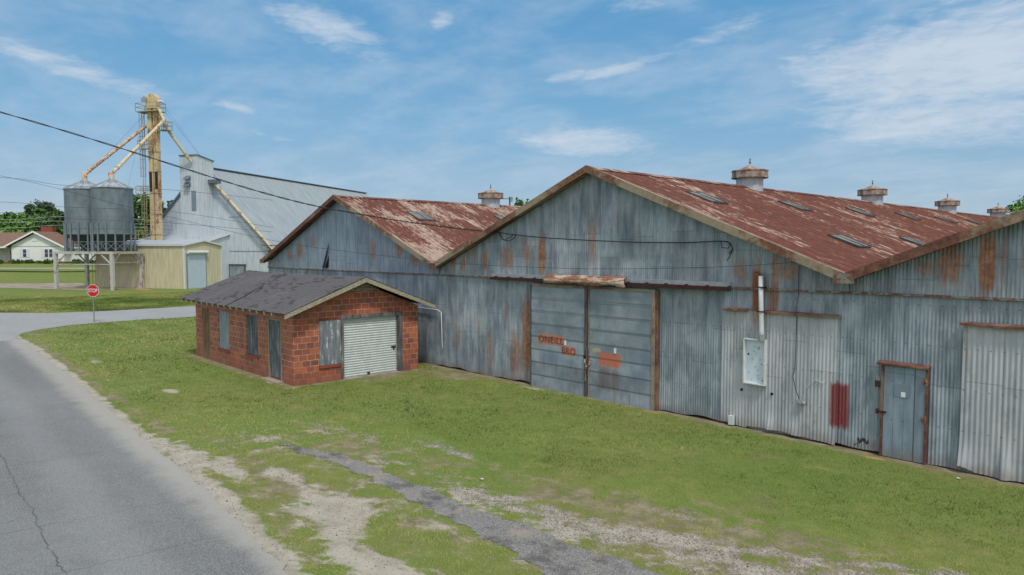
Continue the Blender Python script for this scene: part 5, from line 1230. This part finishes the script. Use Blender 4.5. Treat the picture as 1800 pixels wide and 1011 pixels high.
mb = MB(); mb.tube(path, .016, 5); mb.tube([(-18.5,16.62,5.28),(-18.35,16.6,5.05),(-18.0,16.6,4.98),(-17.75,16.62,5.06),(-17.65,16.66,5.18)], .016, 5); mb.tube([(-18.45,16.6,5.27),(-18.2,16.58,5.02),(-17.9,16.6,5.1),(-17.8,16.66,5.2)], .014, 5)
mb.tube([(-9.75,16.68,4.9),(-9.7,16.64,4.74),(-9.52,16.64,4.72),(-9.45,16.66,4.86)], .012, 5); mb.tube([(-9.38,16.66,4.7),(-9.46,16.62,4.5),(-9.52,16.6,4.4)], .014, 5)
mb.build('drop_cable', M['cable'], None, label='dark cable strung along the middle gable wall with looped ends', cat='cable')
def wire_px(pts, r, label, mat='wire', name='overhead_wire', grp=None):
    P = [(px_, py_, D) for px_, py_, D in pts]; out = []
    cp_, sp_ = math.cos(R(3.16)), math.sin(R(3.16)); fwd = Vector((FW[0]*cp_, FW[1]*cp_, -sp_)); rt = Vector((-FW[1], FW[0], 0))*-1; up = rt.cross(fwd)
    for px_, py_, D in P: out.append(Vector((0,0,4.7)) + (fwd + rt*((px_-900)/1223) + up*((505.5-py_)/1223))*D)
    mb = MB(); mb.tube(lerp_path(out, 10), r, 4); return mb.build(name, M[mat], None, label=label, cat='wire', group=grp)
wire_px([(-300,268,26),(0,309,27),(235,366,28),(460,419,28.5),(600,441,28),(750,458,26.7),(778,462,26.4),(1000,472,20.6),(1240,470,17.2),(1400,461,15.45)], .006, 'thin wire sagging from the left across the brick hut to the warehouse wall', 'cable')
G_ = 'distant wires crossing the yard'
for i, (y0, y1, y2, D, lb) in enumerate(((312,334,352,70,'pale distant wire, highest behind the grain bins'),(355,372,400,72,'distant wire crossing the bins below the highest one'),(374,392,408,72,'distant wire level with the treetops behind the house'),(386,389,402,95,'pale distant wire crossing the upper part of the trees'),(391,397,412,95,'pale distant wire below the uppermost tree wire'),(401,404,430,95,'lowest distant wire just above the house roof'))):
    wire_px([(-300,y0-8,D),(0,y0,D),(115,y1-8,D),(300,y1,D+4),(480,y2,D+8)], .018 if D < 80 else .03, lb, 'wire' if D < 80 else 'duct', grp=G_)
x_, y_ = cam_pt(896, 110)
up_ = thing('utility_pole', 'top of a wooden utility pole behind the left warehouse ridge', 'pole', (x_, y_, 0)); ORG[up_.name] = Vector((0,0,0))
mb = MB(); mb.tube([(0,0,0),(0,0,12.9)], [.17,.12], 8); mb.build('pole', M['bark'], up_)
mb = MB(); mb.tube([(.2,.25,12.1),(.2,.25,12.9)], .16, 10); mb.build('transformer', M['duct'], up_)
mb = MB(); mb.bar((-.9,-.9,12.6),(.4,.4,12.6),.1); mb.build('crossarm', M['bark'], up_)
# small litter on the grass
for i, (lx, ly, lb) in enumerate(((-28.9,7.6,'small white scrap on the grass toward the road, left of the hut'),(-32.2,9.0,'small white scrap lying near the hut corner'),(-10.6,9.05,'tiny white scrap in the gravel patch'),(-4.0,16.2,'white scrap in the dirt right of the personnel door'))):
    mb = MB(); mb.add([(lx-.035,ly-.02,.03),(lx+.035,ly-.02,.035),(lx+.035,ly+.02,.03),(lx-.03,ly+.03,.035),(lx,ly,.04)], [(0,1,4),(1,2,4),(2,3,4),(3,0,4)]); mb.build('litter', M['paper'], None, label=lb, cat='litter')

# ------------------------------------------------------------------ sky, sun, camera
SUN_H, SUN_E = R(-22), R(58)
w = bpy.data.worlds.new('World'); scene.world = w; w.use_nodes = True; nt = w.node_tree; nt.nodes.clear()
class WN(NT):
    def __init__(s): s.nt = nt; s.co = None
k = WN()
sky = k.n('ShaderNodeTexSky', sky_type='NISHITA'); sky.sun_disc = False; sky.sun_elevation = SUN_E; sky.sun_rotation = math.pi/2 - SUN_H
sky.altitude = 0; sky.air_density = 1.; sky.dust_density = 1.2; sky.ozone_density = 2.5
d = k.n('ShaderNodeTexCoord').outputs['Generated']; s = k.sep(d)
az = k.m('MULTIPLY', k.m('ARCTAN2', s[1], s[0]), 57.29578); el_ = k.m('MULTIPLY', k.m('ARCSINE', s[2]), 57.29578)
azel = k.comb(az, el_, 0.)
# wispy structure: noise on a plane high above, so that it foreshortens toward the horizon
den = k.m('ADD', k.m('MAXIMUM', s[2], 0.), .12); pl = k.comb(k.m('DIVIDE', s[0], den), k.m('DIVIDE', s[1], den), 0.)
rot = k.n('ShaderNodeMapping'); k.put(rot.inputs[0], pl); rot.inputs['Rotation'].default_value = (0, 0, R(-50)); rot.inputs['Scale'].default_value = (1., 2.2, 1.)
n1 = k.noise(1.1, rot.outputs[0], det=9., rough=.62, dist=.25)
n2 = k.noise(.22, k.scale(azel, (.6, 1.5, 1.)), det=8., rough=.6, dist=.3)
nz = k.m('ADD', k.m('MULTIPLY', n1, .45), k.m('MULTIPLY', n2, .55))
BL = [ # az, el, rx, ry, tilt, strength
 (103.5,12.8,10,3.6,-6,1.35),(106,9.2,9,2.6,4,1.1),(111.0,12.6,5.0,2.3,10,1.15),(120.5,16.4,4.6,.7,-16,.85),(125.5,14.8,3.2,.45,-10,.7),(129,14.0,3.2,.6,-8,.95),(132.6,13.7,2.,.5,-10,.95),(133.5,12.7,.8,.4,-25,.5),
 (127.5,18.9,2.6,.8,0,.8),(142.8,17.6,1.4,.8,-30,.85),(140.8,17.2,.6,.25,0,.5),(151.5,16.8,4.6,1.4,14,1.15),(148.6,15.2,2.6,.7,12,.8),(156,16.9,2,.7,-5,.5),(168.5,12.2,6.5,.85,12,.95),(172,13.6,4,.9,8,.5),
 (158.5,10.6,2.6,.5,14,.75),(156,8.6,3.4,.5,10,.7),(131,8.6,6.5,1.3,3,1.05),(136,8.9,3,.8,0,.4),(168,16.8,3.5,.5,8,.45),(170,8.9,4,.6,6,.35),(116,18.8,4,.6,-5,.55),(110,17.2,5,.6,-14,.5),(106,4.5,9,1.8,0,.35),(150,4,30,2.5,0,.18),(98,15,8,4,0,.8)]
tot = 0.
for a, e_, rx, ry, ti, st_ in BL:
    mp = k.n('ShaderNodeMapping', vector_type='TEXTURE'); k.put(mp.inputs[0], azel); mp.inputs['Location'].default_value = (a, e_, 0); mp.inputs['Rotation'].default_value = (0, 0, R(ti)); mp.inputs['Scale'].default_value = (rx*1.25, ry*1.25, 1)
    ln = k.n('ShaderNodeVectorMath', operation='LENGTH'); k.put(ln.inputs[0], mp.outputs[0])
    tot = k.m('MAXIMUM', tot, k.mr(ln.outputs['Value'], 0., 1.6, st_, 0.))
n3_ = k.noise(.9, k.scale(azel, (.45, 1.6, 1.)), det=8., rough=.65, dist=.4)
nq = k.m('ADD', k.m('MULTIPLY', nz, .6), k.m('MULTIPLY', n3_, .4))
cl_ = k.mr(k.m('ADD', k.m('SUBTRACT', tot, .27), k.m('MULTIPLY', k.m('SUBTRACT', nq, .5), 3.0)), 0., 1.15, 0., .84)
cl_ = k.m('MULTIPLY', cl_, k.mr(tot, .03, .3))
veil_fill = k.m('ADD', k.m('ADD', k.m('MULTIPLY', k.mr(nz, .40, .68), .32), k.mr(el_, 1., 11., .16, 0.)), k.mr(el_, 24., 50., 0., .45))  # thin visible veil, plus unseen overhead cloud added to whiten the light
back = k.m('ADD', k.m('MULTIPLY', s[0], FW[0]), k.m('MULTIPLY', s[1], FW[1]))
veil_fill = k.m('MAXIMUM', veil_fill, k.m('MULTIPLY', k.mr(back, .55, .1), .72))  # unseen bright cloud added behind the camera to light the front wall
cl_ = k.m('MAXIMUM', cl_, veil_fill)
band = k.ramp(k.m('DIVIDE', el_, 30.), [(0., (.44, .64, .84)), (.33, (.245, .575, .90)), (.63, (.132, .475, .87)), (1., (.11, .37, .76))])
bs_ = k.n('ShaderNodeVectorMath', operation='SCALE'); k.put(bs_.inputs[0], band); bs_.inputs[3].default_value = 4.9
tint = k.mix(k.mr(el_, 24., 45., .8, 0.), sky.outputs[0], bs_.outputs[0])
skc = k.mix(cl_, tint, k.mix(k.mr(back, .55, .1), (4.5, 5.0, 5.6, 1), (7.0, 7.2, 7.4, 1)))  # the added cloud behind the camera is brighter than the visible clouds
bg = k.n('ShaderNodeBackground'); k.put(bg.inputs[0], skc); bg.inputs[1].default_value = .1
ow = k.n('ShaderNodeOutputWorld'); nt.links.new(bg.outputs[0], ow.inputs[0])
L = bpy.data.lights.new('sun', 'SUN'); L.energy = 1.8; L.angle = R(8); L.color = (1, .95, .88)
so = bpy.data.objects.new('sun', L); C.objects.link(so)
sd3 = Vector((math.cos(SUN_H)*math.cos(SUN_E), math.sin(SUN_H)*math.cos(SUN_E), math.sin(SUN_E)))
so.rotation_euler = sd3.to_track_quat('Z', 'Y').to_euler(); so.location = (0, 0, 60)
cam = bpy.data.cameras.new('camera'); cam.sensor_width = 36; cam.lens = 36*1223/1800; cam.clip_end = 6000
co = bpy.data.objects.new('camera', cam); C.objects.link(co); co.location = (0, 0, 4.7)
fwd = Vector((FW[0]*math.cos(R(3.16)), FW[1]*math.cos(R(3.16)), -math.sin(R(3.16))))
co.rotation_euler = fwd.to_track_quat('-Z', 'Y').to_euler(); scene.camera = co
vs_ = scene.view_settings; vs_.view_transform = 'Standard'; vs_.look = 'None'; vs_.exposure = .5; vs_.gamma = 1.; vs_.use_curve_mapping = False
